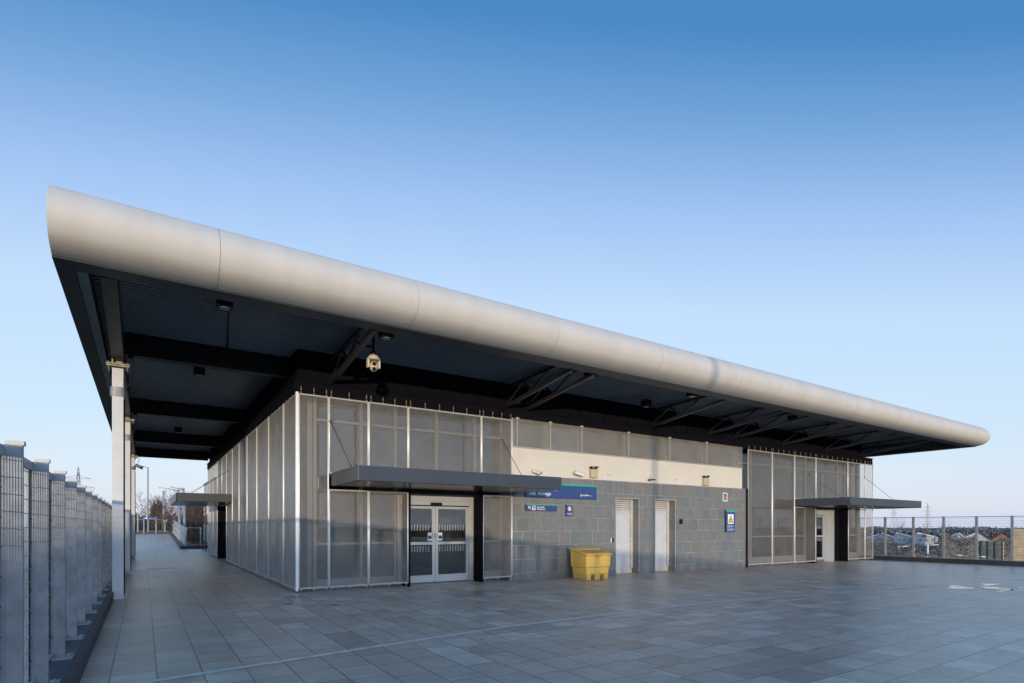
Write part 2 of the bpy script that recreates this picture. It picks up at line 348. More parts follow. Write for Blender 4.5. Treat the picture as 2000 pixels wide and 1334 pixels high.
def each(boxes, name, mat, parent, bevel=0):
    for b in boxes: MB().box(*b).build(name, mat, parent, bevel)
def tag(o, label=None, cat=None, group=None, kind=None):
    if label: o['label'] = label
    if cat: o['category'] = cat
    if group: o['group'] = group
    if kind: o['kind'] = kind
    return o
def thing(name, loc, label, cat, group=None):
    o = bpy.data.objects.new(name, None); S.collection.objects.link(o); o.location = loc; o.empty_display_size = .2
    return tag(o, label, cat, group)
def copy_tree(o, parent=None):
    c = o.copy(); S.collection.objects.link(c); c.parent = parent
    for ch in list(o.children): copy_tree(ch, c)
    return c
def text(txt, name, size, x, y, z, mat, parent, bold=0., xs=1., spacing=1.):
    """flat lettering facing -Y, (x, z) = lower left"""
    cu = bpy.data.curves.new(name, 'FONT'); cu.body = txt; cu.size = size; cu.extrude = .0015; cu.offset = bold; cu.space_character = spacing; cu.resolution_u = 3
    t = bpy.data.objects.new(name, cu); S.collection.objects.link(t)
    bpy.context.view_layer.update()
    me = bpy.data.meshes.new_from_object(t.evaluated_get(bpy.context.evaluated_depsgraph_get()))
    bpy.data.objects.remove(t)
    off = Vector((0, 0, 0)); q = parent
    while q: off += q.location; q = q.parent
    for v in me.vertices: v.co = Vector((x + v.co.x * xs, y - v.co.z, z + v.co.y)) - off
    me.materials.clear(); me.materials.append(mat)
    o = bpy.data.objects.new(name, me); S.collection.objects.link(o); o.parent = parent; return o

# ------------------------------------------------------------------ the setting: deck, ground, road
mb = MB()
mb.face([(-3.75, -170, 0), (0, -170, 0), (0, 31.4, 0), (-3.75, 31.4, 0)])
mb.face([(0, -170, 0), (29.3, -170, gz(30)), (29.3, 31.4, gz(30)), (0, 31.4, 0)])
tag(mb.build('paving', M['paving']), kind='structure')
mb = MB(); mb.face([(-3.75, 31.4, 0), (-.95, 31.4, 0), (-.95, 50, .86), (-3.75, 50, .86)]); mb.face([(-3.75, 50, .86), (-.95, 50, .86), (-.95, 50.6, .86), (-3.75, 50.6, .86)])
tag(mb.build('ramp_path', M['paving']), kind='structure')
mb = MB(); mb.box(-4.6, 29.5, -170, 31.6, -1.3, -.3); mb.box(-4.6, -.5, 31.6, 51, -1.3, -.3)
tag(mb.build('bridge_deck', M['kerb_top']), kind='structure')
# pale strip across the paving
pts = [(-3.62, -7.34), (-1.9, -7.13), (1.87, -6.6), (7.31, -6.42), (10.6, -6.85), (13.9, -7.3), (15.6, -7.5)]
mb = MB()
for (x0, y0), (x1, y1) in zip(pts, pts[1:]):
    n = max(1, int((x1 - x0) / .9))
    for k in range(n):
        a, b = k / n, (k + 1) / n; g = .002
        xa, xb = x0 + (x1 - x0) * a + g, x0 + (x1 - x0) * b - g; ya, yb = y0 + (y1 - y0) * a, y0 + (y1 - y0) * b
        mb.face([(xa, ya, gz(xa) + .004), (xb, yb, gz(xb) + .004), (xb, yb + .11, gz(xb) + .004), (xa, ya + .11, gz(xa) + .004)])
tag(mb.build('drainage_strip', M['strip']), kind='structure')
# kerbs
def kerb(name, boxes):
    mb = MB()
    for b in boxes: mb.box(*b)
    return tag(mb.build(name, M['kerb'], bevel=.008), kind='structure')
kerb('kerb_of_left_fence', [(-3.73, -3.63, -60, 31.4, -.3, .17)])
mb = MB(); mb.box(-4.6, -3.731, -60, 31.4, -.3, .10); tag(mb.build('parapet_ledge', M['kerb_top']), kind='structure')
mb = MB()
x = 28.9; mb.box(x, x + .3, -60, 31.4, -.35, .065); tag(mb.build('kerb_of_right_fence', M['kerb'], bevel=.008), kind='structure')
mb = MB()
mb.hexa([(-.95, 31.3, -.2), (-.72, 31.3, -.2), (-.72, 50.3, .6), (-.95, 50.3, .6)], [(-.95, 31.3, .22), (-.72, 31.3, .22), (-.72, 50.3, 1.04), (-.95, 50.3, 1.04)])
mb.box(-.72, .5, 31.3, 31.5, -.2, .22); mb.box(-4.2, -.95, 50.3, 50.55, .5, 1.06)
tag(mb.build('kerb_of_ramp', M['kerb']), kind='structure')
# puddles: irregular flat pools lying in the joints of the slabs
def pool(cx, cy, rx, ry, seed, squash=.35):
    rnd = random.Random(seed); n = 26; ph = [rnd.uniform(0, 6.28) for _ in range(4)]; pts = []
    for k in range(n):
        t = 2 * math.pi * k / n; rr = 1 + .28 * math.sin(2 * t + ph[0]) + .22 * math.sin(3 * t + ph[1]) + .18 * math.sin(5 * t + ph[2]) + .12 * math.sin(9 * t + ph[3])
        px, py = cx + rx * rr * math.cos(t), cy + ry * rr * math.sin(t); pts.append((px, py, gz(px) + .005))
    return pts
mb = MB()
for a in ((15.65, -8.02, .42, .36, 1), (16.2, -8.62, .36, .34, 2), (17.4, -8.15, .34, .20, 3), (15.5, -8.95, .26, .08, 4), (16.7, -7.9, .14, .05, 7), (17.1, -8.9, .2, .05, 8), (-2.35, 10.7, .55, .10, 9), (-2.9, 11.0, .16, .05, 10), (-1.5, 5.8, .16, .05, 11), (.15, -2.6, .12, .07, 12), (-.6, -1.9, .07, .05, 13)):
    mb.face(pool(*a))
tag(mb.build('puddle_water', M['puddle']), kind='structure')
# loose leaves and grit on the slabs
mb = MB(); rnd = random.Random(5)
for k in range(170):
    if k < 40: x, y = rnd.gauss(15.8, 1.3), rnd.gauss(-8.6, .5)
    elif k < 90: x, y = rnd.uniform(1, 27), rnd.uniform(-1.6, -.1)
    else: x, y = rnd.uniform(-3, 27), rnd.uniform(-11, -.5)
    a = rnd.uniform(0, 3.1); l = rnd.uniform(.008, .028); w = l * .5; z = gz(x) + .009
    ca, sa = math.cos(a), math.sin(a)
    mb.face([(x - l * ca, y - l * sa, z), (x + w * sa, y - w * ca, z + .006), (x + l * ca, y + l * sa, z), (x - w * sa, y + w * ca, z + .004)])
tag(mb.build('fallen_leaves', M['bark']), 'scattered dry leaf fragments lying on the grey paving', 'leaves', kind='stuff')
# terrain below the bridge
GZ0 = -7.0
mb = MB(); mb.face([(-3500, -3500, GZ0), (3500, -3500, GZ0), (3500, 3500, GZ0), (-3500, 3500, GZ0)]); tag(mb.build('ground', M['ground']), kind='structure')
mb = MB(); mb.face([(33, -80, GZ0 + .01), (42, -80, GZ0 + .01), (60, 200, GZ0 + .01), (51, 200, GZ0 + .01)]); tag(mb.build('road', M['road']), kind='structure')
# unseen bank added to the left behind the viewer to shade the lowest metre
mb = MB(); rnd = random.Random(3)
ys = [-190 + 6 * k for k in range(24)]
tops = [5.15 + rnd.uniform(-.12, .12) for _ in ys]
for k in range(len(ys) - 1):
    mb.face([(-68, ys[k], GZ0), (-68, ys[k + 1], GZ0), (-42, ys[k + 1], tops[k + 1]), (-42, ys[k], tops[k])])
    mb.face([(-42, ys[k], tops[k]), (-42, ys[k + 1], tops[k + 1]), (-40, ys[k + 1], tops[k + 1]), (-40, ys[k], tops[k])])
    mb.face([(-40, ys[k], tops[k]), (-40, ys[k + 1], tops[k + 1]), (-16, ys[k + 1], GZ0), (-16, ys[k], GZ0)])
tag(mb.build('shadow_bank', M['scrub']), kind='structure')

# ------------------------------------------------------------------ station building
B = thing('station_building', (0, 0, 0), 'long low station building in steel mesh and slate under a flat overhanging roof', 'building')
ZP0, ZP1 = .10, 4.79
# --- slate wall with two recessed openings
mb = MB()
for x0, x1, z0, z1 in ((6.2, 10.46, -.4, 3.16), (11.56, 12.4, -.4, 3.16), (13.47, 17.82, -.4, 3.16), (10.46, 11.56, 2.56, 3.16), (12.4, 13.47, 2.56, 3.16)):
    mb.box(x0, x1, 0, .44, z0, z1)
mb.build('slate_wall', M['slate'], B)
mb = MB(); mb.box(6.2, 17.62, .03, .44, 3.163, 4.02); mb.build('cream_wall', M['cream'], B)
mb = MB(); mb.box(6.2, 17.62, .44, 21.6, -.3, 5.0); mb.box(17.62, 17.82, .5, 21.6, -.3, 3.1); mb.build('core_wall', M['int_wall'], B)
mb = MB(); mb.box(17.83, 17.93, -.05, .35, -.3, 3.17); mb.build('black_post', M['black'], B, .004)
# limewash line along the foot and door trims
for x0, x1 in ((10.46, 11.56), (12.4, 13.47)):
    d = MB(); d.box(x0 + .02, x1 - .02, .34, .39, .12, 2.2); door = d.build('service_door', M['white_door'], B)
    d = MB(); d.box(x0, x1, .33, .44, -.3, .119); d.build('door_step', M['strip'], door)
    d = MB(); d.box(x0 + .001, x0 + .05, .28, .335, .12, 2.559); d.box(x1 - .10, x1 - .001, .28, .335, .12, 2.559); d.box(x0 + .05, x1 - .10, .28, .335, 2.50, 2.559); d.box(x0 + .05, x1 - .10, .30, .336, 2.06, 2.10); d.build('door_frame', M['louvre'], door)
    d = MB(); d.box(x0 + .05, x1 - .10, .36, .42, 2.1, 2.56)
    for k in range(5):
        z = 2.14 + k * .072; d.hexa([(x0 + .05, .30, z), (x1 - .1, .30, z), (x1 - .1, .355, z + .035), (x0 + .05, .355, z + .035)], [(x0 + .05, .30, z + .03), (x1 - .1, .30, z + .03), (x1 - .1, .355, z + .06), (x0 + .05, .355, z + .06)])
    d.build('louvre', M['louvre'], door)
    d = MB(); d.tube((x1 - .20, .28, 1.02), (x1 - .20, .34, 1.02), .014); d.tube((x1 - .20, .28, 1.02), (x1 - .30, .28, 1.02), .011); d.build('handle', M['stainless'], door)
    for z in (.3, 1.1, 1.9): MB().tube((x1 - .11, .27, z), (x1 - .11, .27, z + .11), .012).build('hinge', M['stainless'], door)
    d = MB(); d.box(x0 - .02, x1 + .02, -.012, -.001, 2.56, 2.585); d.box(x0 - .022, x0 - .001, -.012, -.001, .0, 2.56); d.box(x1 + .001, x1 + .022, -.012, -.001, .0, 2.56); d.build('edge_trim', M['sign_white'] if False else M['galv_pale'], door)

# --- clerestory band
cp = [6.2, 6.38, 7.64, 8.93, 11.07, 13.18, 15.3, 17.62]
for k, (a, b) in enumerate(zip(cp, cp[1:])):
    w = MB(); w.box(a + .03, b - .03, .24, .25, 4.06, 4.83); win = w.build('clerestory_window', M['glass'], B)
    w = MB(); w.box(a, b, .22, .27, 4.02, 4.06); w.box(a, b, .22, .27, 4.83, 4.86); w.box(a, a + .03, .22, .27, 4.06, 4.83); w.box(b - .03, b, .22, .27, 4.06, 4.83); w.build('window_frame', M['frame'], win)
    w = MB(); w.box(a + .012, b - .012, .005, .009, 4.03, 4.87); w.build('perforated_sheet', M['perf'], win)
    w = MB(); w.box(a - .012, a + .012, -.012, .02, 4.02, 4.88); w.box(a - .012, b - .012, -.03, .03, 4.0, 4.022)
    if k > 0:
        for q in range(12): w.box(a - .03, a - .012, -.02, -.005, 4.08 + q * .065, 4.105 + q * .065)
        w.box(a - .06, a + .06, -.02, .01, 4.85, 4.90)
    w.build('sheet_clip', M['galv_pale'], win)
mb = MB(); mb.box(6.2, 17.62, .32, .44, 4.02, 5.0); mb.build('clerestory_back', M['int_dark'], B)

# --- interior volumes of the two glazed ends
mb = MB()
each([(.45, 6.2, .45, 21.6, -.25, .012), (17.82, 28.4, .45, 10.6, -.3, -.02)], 'interior_floor', M['int_floor'], B)
mb = MB(); mb.box(.45, 28.4, .45, 21.6, 5.001, 5.1); mb.build('interior_ceiling', M['int_dark'], B)
mb = MB()
each([(.45, 6.19, 9.0, 9.15, .02, 5.0), (17.83, 28.4, 10.6, 10.8, -.3, 5.0)], 'interior_partition', M['int_wall'], B); each([(5.6, 6.19, 4.0, 4.4, .02, 5.0), (2.2, 2.5, 5.5, 5.8, .02, 5.0)], 'interior_pier', M['int_wall'], B)
mb = MB(); mb.box(18.6, 21.0, 6.0, 6.4, 0, 1.1); mb.box(22.2, 22.5, 4.6, 4.9, 0, 5.0); mb.box(19.6, 19.9, 6.4, 6.7, 0, 5.0); mb.build('interior_counter', M['int_dark'], B)
mb = MB()
for x, y, z in ((1.5, 3.0, 4.6), (3.4, 3.0, 4.6), (5.2, 3.0, 4.6), (19.5, 3.5, 4.6), (22.5, 3.5, 4.6), (25.5, 3.5, 4.6)): MB().box(x - .6, x + .6, y - .06, y + .06, z, z + .08).build('interior_batten', M['frame'], B)
# end wall of the right-hand hall, with tall windows that show the sky beyond
mb = MB()
ew = [(.9, 1.45), (1.9, 2.5), (3.1, 3.75), (4.3, 4.95), (5.4, 6.25), (7.0, 8.2)]
ys = [.45]
for a, b in ew: ys += [a, b]
ys.append(10.6)
for k in range(0, len(ys), 2): mb.box(28.3, 28.42, ys[k], ys[k + 1], -.3, 5.0)
for a, b in ew: mb.box(28.3, 28.42, a, b, -.3, 1.2); mb.box(28.3, 28.42, a, b, 4.0, 4.15); mb.box(28.3, 28.42, a, b, 4.75, 5.0)
mb.build('end_wall', M['int_wall'], B)

# --- glazing behind the mesh (front and side)
def glazing(x0, x1, y, mull, z1=5.0, zb=-.1, tr=4.27, sill=.25):
    g = MB(); g.box(x0, x1, y + .03, y + .04, zb, z1); gl = g.build('glazing', M['glass'], B)
    f = MB()
    for m in mull: f.box(m - .04, m + .04, y - .03, y + .09, zb, z1)
    ms = sorted(mull)
    for a, b in zip(ms, ms[1:]):
        f.box(a + .04, b - .04, y - .025, y + .085, tr, tr + .07); f.box(a + .04, b - .04, y - .025, y + .085, zb, sill); f.box(a + .04, b - .04, y - .025, y + .085, 1.12, 1.18)
    f.build('mullion_frame', M['frame'], gl)
glazing(.5, 2.72, .5, [.54, 1.72, 2.68])
glazing(5.14, 6.15, .5, [5.18, 6.11])
g = MB(); g.box(2.72, 5.14, .53, .54, 2.46, 5.0); gl = g.build('glazing', M['glass'], B)
f = MB(); f.box(2.72, 5.14, .47, .59, 4.27, 4.34); f.box(2.72, 5.14, .47, .59, 2.40, 2.46); f.box(3.88, 3.96, .465, .595, 2.47, 4.26); f.box(3.88, 3.96, .465, .595, 4.35, 5.0); f.build('mullion_frame', M['frame'], gl)
glazing(17.9, 23.3, .5, [17.95, 18.9, 20.6, 22.3, 23.26], zb=-.3)
glazing(26.15, 28.3, .5, [26.2, 27.3, 28.26], zb=-.3)
g = MB(); g.box(23.3, 26.15, .53, .54, 2.4, 5.0); gl = g.build('glazing', M['glass'], B)
f = MB(); f.box(23.3, 26.15, .47, .59, 4.27, 4.34); f.box(23.3, 26.15, .47, .59, 2.34, 2.4); f.box(24.7, 24.78, .465, .595, 2.41, 4.26); f.build('mullion_frame', M['frame'], gl)
mb = MB(); mb.box(6.12, 6.19, .01, .44, 3.2, 4.79); mb.box(6.12, 6.19, .01, .44, -.1, 3.19); mb.build('return_panel', M['frame'], B)
# side wall behind mesh
g = MB()
for a, b in ((.6, 13.6), (17.3, 21.6)): g.box(.44, .5, a, b, -.1, 5.0)
g.box(.44, .5, 13.6, 17.3, 2.45, 5.0); sw = g.build('side_wall', M['side_back'], B)
f = MB()
for k in range(13):
    y = .62 + k * 1.03; f.box(.38, .44, y - .035, y + .035, -.1, 5.0)
for y in (17.35, 18.4, 19.4, 20.4, 21.5): f.box(.38, .44, y - .035, y + .035, -.1, 5.0)
f.box(.385, .439, .655, 13.6, 4.27, 4.34); f.box(.385, .439, .655, 13.6, 2.5, 2.56); f.build('side_mullion', M['frame'], sw)

# --- woven mesh panels with their edge bars, rails and tension springs
spr = MB(); spr.tube((0, 0, .05), (0, 0, .165), .015, n=8); spr.tube((0, 0, 0), (0, 0, .06), .006, n=6); spr.ball((0, 0, .012), .024, 8, 6)
spr_me = spr.build('tension_spring', M['brass']).data; bpy.data.objects.remove(bpy.data.objects['tension_spring'])
ftx = MB(); ftx.tube((0, 0, -.10), (0, 0, 0), .006, n=6); ftx.box(-.022, .022, -.022, .022, -.02, .025)
ft_me = ftx.build('foot_tie', M['galv_pale']).data; bpy.data.objects.remove(bpy.data.objects['foot_tie'])
def inst(me, name, loc, parent):
    o = bpy.data.objects.new(name, me); S.collection.objects.link(o); o.location = loc; o.parent = parent; return o
def mesh_panel(axis, a, b, z0, z1, mat, springs=4, feet=3, top=True, foot=True, pos=0., bars=True):
    def bx(m, u0, u1, d0, d1, za, zb):
        if axis == 'x': m.box(u0, u1, pos + d0, pos + d1, za, zb)
        else: m.box(pos + d0, pos + d1, u0, u1, za, zb)
    g = .022
    m = MB(); bx(m, a + g, b - g, -.002, .002, z0, z1); p = m.build('mesh_panel', mat, B)
    if bars:
        for u in (a + g - .008, b - g + .008):
            e = MB()
            q0 = (u, pos - .012, z0 - .01) if axis == 'x' else (pos - .012, u, z0 - .01); q1 = (q0[0], q0[1], z1 + .01)
            e.tube(q0, q1, .019, n=10); e.build('edge_bar', M['stainless'], p)
    rl = MB(); bx(rl, a + g, b - g, -.014, .014, z1 - .012, z1 + .022); rl.build('top_rail', M['galv_pale'], p)
    rl = MB(); bx(rl, a + g, b - g, -.014, .014, z0 - .02, z0 + .018); rl.build('bottom_rail', M['galv_pale'], p)
    if top:
        for k in range(springs):
            u = a + .06 + (b - a - .12) * k / (springs - 1); loc = (u, pos - .02, z1 + .03) if axis == 'x' else (pos - .02, u, z1 + .03)
            inst(spr_me, 'tension_spring', loc, p)
    if foot:
        for k in range(feet):
            u = a + .06 + (b - a - .12) * k / (feet - 1); loc = (u, pos - .018, z0 - .02) if axis == 'x' else (pos - .018, u, z0 - .02)
            inst(ft_me, 'foot_tie', loc, p)
    return p
MP = M['mesh']
mesh_panel('x', .03, .75, ZP0, ZP1, MP, 3)
for a, b, n in ((.75, 1.76, 3), (1.76, 2.85, 4)):
    mesh_panel('x', a, b, 2.93, ZP1, MP, n, foot=False); mesh_panel('x', a, b, ZP0, 2.50, MP, 3, top=False)
mesh_panel('x', 2.85, 5.12, 2.93, ZP1, MP, 6, foot=False)
mesh_panel('x', 5.12, 6.19, 2.93, ZP1, MP, 4, foot=False); mesh_panel('x', 5.16, 6.19, ZP0, 2.50, MP, 3, top=False)
for a, b, n in ((17.95, 19.7, 5), (19.7, 21.45, 5), (27.95, 28.8, 4)): mesh_panel('x', a, b, ZP0 + gz(a), ZP1, MP, n)
mesh_panel('x', 21.45, 23.24, 2.86, ZP1, MP, 5, foot=False); mesh_panel('x', 21.45, 23.24, ZP0 + gz(22), 2.46, MP, 4, top=False)
mesh_panel('x', 23.24, 26.2, 2.86, ZP1, MP, 7, foot=False)
mesh_panel('x', 26.2, 27.95, 2.86, ZP1, MP, 5, foot=False); mesh_panel('x', 26.22, 27.95, ZP0 + gz(26), 2.46, MP, 4, top=False)
mb = MB(); mb.box(-.028, .03, -.02, .04, .04, 4.84); mb.build('corner_post', M['stainless'], B, .004)
sy = [.04, 1.5, 3.6, 5.65, 7.7, 9.7, 11.65, 13.62]
MS = M['mesh_side']
for a, b in zip(sy, sy[1:]): mesh_panel('y', a, b, ZP0, ZP1, MS, 5, 6)
mesh_panel('y', 13.62, 15.4, 2.93, ZP1, MS, 4, foot=False); mesh_panel('y', 15.4, 17.3, 2.93, ZP1, MS, 4, foot=False)
for a, b in ((17.3, 19.3), (19.3, 21.0), (21.0, 22.1)): mesh_panel('y', a, b, ZP0, ZP1, MS, 4, 4)
for y in (2.0, 4.5, 7.0): mesh_panel('y', y - 1.2, y + 1.2, ZP0 + gz(29), ZP1, MP, 4, 4, pos=28.8)

# --- head beam and dark bulkhead
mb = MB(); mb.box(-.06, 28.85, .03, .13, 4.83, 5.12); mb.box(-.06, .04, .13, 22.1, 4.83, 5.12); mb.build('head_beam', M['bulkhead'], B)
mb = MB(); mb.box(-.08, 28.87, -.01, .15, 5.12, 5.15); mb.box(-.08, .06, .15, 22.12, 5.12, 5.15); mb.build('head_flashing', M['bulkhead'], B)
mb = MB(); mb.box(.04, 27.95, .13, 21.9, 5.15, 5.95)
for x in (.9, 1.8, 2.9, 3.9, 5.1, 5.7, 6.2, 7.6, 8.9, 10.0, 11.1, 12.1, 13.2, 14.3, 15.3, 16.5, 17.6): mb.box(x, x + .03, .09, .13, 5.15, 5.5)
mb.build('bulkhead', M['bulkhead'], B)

# --- roof
XL, XR, YF, YB = -4.22, 31.9, -3.42, 23.6
ZS = 5.62
prof = [(-3.42, 5.62), (-3.58, 5.645), (-3.74, 5.70), (-3.86, 5.78), (-3.94, 5.89), (-3.98, 6.00), (-3.985, 6.12), (-3.94, 6.25), (-3.86, 6.36), (-3.74, 6.48), (-3.58, 6.57), (-3.38, 6.64), (-3.12, 6.69), (-2.8, 6.72)]
def crom(P, m=3):
    out = []
    for i in range(len(P) - 1):
        p0 = P[max(i - 1, 0)]; p1 = P[i]; p2 = P[i + 1]; p3 = P[min(i + 2, len(P) - 1)]
        for k in range(m):
            t = k / m; out.append(tuple(.5 * (2 * p1[c] + (p2[c] - p0[c]) * t + (2 * p0[c] - 5 * p1[c] + 4 * p2[c] - p3[c]) * t * t + (3 * p1[c] - p0[c] - 3 * p2[c] + p3[c]) * t ** 3) for c in (0, 1)))
    return out + [P[-1]]
PR = crom(prof)
roof = MB(); roof.box(XL + .02, XR - .02, -3.1, YB - .02, 6.06, 6.66); roof_o = roof.build('roof', M['trim'], B)
jt = [XL] + [-2.05 + 3.45 * k for k in range(10)] + [XR]
for a, b in zip(jt, jt[1:]):
    m = MB(); i0 = 0; a2, b2 = a + .0035, b - .0035
    n = len(PR); m.v = [(a2, y, z) for y, z in PR] + [(b2, y, z) for y, z in PR]
    for k in range(n - 1): m.f.append((k, k + 1, n + k + 1, n + k)); m.sm.append(True)
    # back faces and ends close the panel so that it has thickness
    lft, rgt = m.v[:n], m.v[n:2 * n]
    m.face(lft[::-1]); m.face(rgt); m.face([lft[0], rgt[0], rgt[-1], lft[-1]])
    m.build('fascia_panel', M['fascia'], roof_o)
m = MB(); n = len(PR); sh = [(-3.3 + (y + 3.3) * .975, 6.15 + (z - 6.15) * .975) for y, z in PR]
m.v = [(XL + .01, y, z) for y, z in sh] + [(XR - .01, y, z) for y, z in sh]
for k in range(n - 1): m.f.append((k, k + 1, n + k + 1, n + k)); m.sm.append(True)
m.build('fascia_backing', M['louvre'], roof_o)
# perimeter soffit band
m = MB()
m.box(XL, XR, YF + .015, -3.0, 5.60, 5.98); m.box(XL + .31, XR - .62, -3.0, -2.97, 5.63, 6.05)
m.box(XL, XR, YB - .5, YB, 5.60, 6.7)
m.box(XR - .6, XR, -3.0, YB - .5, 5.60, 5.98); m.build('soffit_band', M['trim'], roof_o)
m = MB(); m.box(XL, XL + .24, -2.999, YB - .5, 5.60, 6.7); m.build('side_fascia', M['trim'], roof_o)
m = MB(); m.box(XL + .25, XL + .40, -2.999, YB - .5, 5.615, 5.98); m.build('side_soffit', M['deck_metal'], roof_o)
# corrugated underside, ribs along the building
m = MB(); y = -2.97; P = .13; z0, z1 = 5.90, 5.965
while y < YB - .6:
    for (ya, za, yb, zb) in ((y, z0, y + .045, z0), (y + .045, z0, y + .06, z1), (y + .06, z1, y + .115, z1), (y + .115, z1, y + P, z0)):
        m.face([(XL + .3, ya, za), (XL + .3, yb, zb), (XR - .5, yb, zb), (XR - .5, ya, za)])
    y += P
m.build('corrugated_soffit', M['deck_metal'], roof_o)
# steel under the roof
m = MB(); m.box(-3.665, -3.445, .8, YB - .55, 5.26, 5.93); m.hexa([(-3.665, -2.96, 5.60), (-3.445, -2.96, 5.60), (-3.445, .8, 5.26), (-3.665, .8, 5.26)], [(-3.665, -2.96, 5.93), (-3.445, -2.96, 5.93), (-3.445, .8, 5.93), (-3.665, .8, 5.93)]); m.build('edge_beam', M['dark_steel'], B)
for y in (1.05, 8.6, 16.1, 22.6):
    m = MB(); m.box(-3.44, .035, y - .12, y + .12, 5.40, 5.43); m.box(-3.44, .035, y - .015, y + .015, 5.43, 5.90); m.box(-3.44, .035, y - .12, y + .12, 5.90, 5.925); m.build('cross_beam', M['black'], B)
for x in (.85, 6.05, 6.8, 12.28, 15.45, 17.1, 20.6, 24.2, 27.6):
    m = MB()
    m.bar((x, .10, 5.22), (x, -3.0, 5.60), .10, .09)
    m.bar((x, .10, 5.78), (x, -3.0, 5.86), .09, .08)
    pz = [(0.05, 5.3), (-.8, 5.78), (-1.2, 5.42), (-2.0, 5.80)]
    for (ya, za), (yb, zb) in zip(pz, pz[1:]): m.bar((x, ya, za), (x, yb, zb), .05, .05)
    m.build('roof_bracket', M['dark_steel'], B)
m = MB(); m.bar((29.8, -2.9, 5.8), (29.8, 23, 5.8), .1, .25); m.bar((28.2, 1.2, 5.7), (31.4, -2.6, 5.7), .1, .12); m.bar((28.2, 8, 5.75), (31.4, 8, 5.75), .1, .2); m.build('edge_beam', M['dark_steel'], B)

# --- columns
def column(y):
    m = MB(); m.box(-3.66, -3.45, y - .11, y + .11, -.05, 5.08); c = m.build('column', M['column'], B, .012)
    m = MB(); m.box(-3.76, -3.34, y - .2, y + .2, 5.10, 5.125); m.box(-3.76, -3.34, y - .2, y + .2, 5.14, 5.165); m.box(-3.62, -3.48, y - .02, y + .02, 5.166, 5.262)
    m.box(-3.665, -3.64, y - .13, y + .1, 5.166, 5.34); m.build('cap_plate', M['weathered'], c)
    m = MB()
    for dx in (-.17, .17):
        for dy in (-.17, -.06, .06, .17): m.tube((-3.55 + dx, y + dy, 5.04), (-3.55 + dx, y + dy, 5.20), .010, n=6)
    m.build('cap_bolt', M['weathered'], c)
    m = MB(); r = .135; n = 28; z0, z1 = 4.46, 4.66
    pts = []
    for k in range(n):
        t = 2 * math.pi * k / n; ca, sa = math.cos(t), math.sin(t)
        px = -3.555 + math.copysign(abs(ca) ** .7, ca) * .142; py = y + math.copysign(abs(sa) ** .7, sa) * .142; pts.append((px, py))
    for k in range(n):
        a, b = pts[k], pts[(k + 1) % n]; m.face([(a[0], a[1], z0), (b[0], b[1], z0), (b[0], b[1], z1), (a[0], a[1], z1)], True)
    m.face([(a, b, z1) for a, b in pts]); m.face([(a, b, z0) for a, b in reversed(pts)]); m.build('column_collar', M['galv'], c)
    m = MB(); m.tube((-3.44, y - .02, 4.4), (-3.44, y - .02, 0.1), .014, n=6); m.tube((-3.40, y - .05, 4.62), (-3.28, y - .1, 4.95), .012, n=6); m.tube((-3.28, y - .1, 4.95), (-3.28, y - .1, 5.4), .012, n=6); m.ball((-3.33, y - .12, 5.36), .045, 8, 6); m.build('cable_conduit', M['black'], c)
for y in (1.05, 8.6, 20.2): column(y)

# --- entrance canopies (parts of the building)
def canopy(x0, x1, y0, y1, zb, zt, name='entrance_canopy'):
    m = MB(); t = .03
    m.box(x0, x1, y0, y1, zb, zt); c = m.build(name, M['canopy'], B, .006)
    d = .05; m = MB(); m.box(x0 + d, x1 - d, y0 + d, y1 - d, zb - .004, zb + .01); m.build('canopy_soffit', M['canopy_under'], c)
    m = MB(); m.box(x0 + .03, x1 - .03, y0 + .03, y1 - .03, zt, zt + .006); m.build('canopy_top', M['galv'], c)
    return c
c1 = canopy(.80, 6.40, -2.13, -.035, 2.60, 2.93)
c2 = canopy(22.0, 29.0, -2.13, -.035, 2.51, 2.845)
c2b = MB(); c2b.hexa([(21.45, -.04, 2.515), (22.0, -2.12, 2.515), (22.0, -.04, 2.515)], [(21.45, -.04, 2.84), (22.0, -2.12, 2.84), (22.0, -.04, 2.84)]); c2b.build('canopy_side', M['canopy'], c2)
c3 = canopy(-2.02, -.035, 11.6, 17.6, 2.60, 2.93)
def rod(c, p, q):
    m = MB(); m.tube(p, q, .008, n=6); m.ball(q, .03, 8, 6); m.ball(p, .022, 8, 6); m.build('tie_rod', M['dark_steel'], c)
rod(c1, (.77, -1.7, 2.95), (.78, -.04, 4.2)); rod(c1, (5.35, -1.75, 2.95), (5.82, -.04, 4.17))
rod(c2, (26.2, -2.0, 2.86), (27.84, -.04, 4.13)); rod(c2, (22.4, -1.6, 2.86), (22.6, -.04, 4.0))
rod(c3, (-1.5, 12.2, 2.95), (-.04, 13.0, 4.0)); rod(c3, (-1.5, 16.9, 2.95), (-.04, 17.4, 4.0))

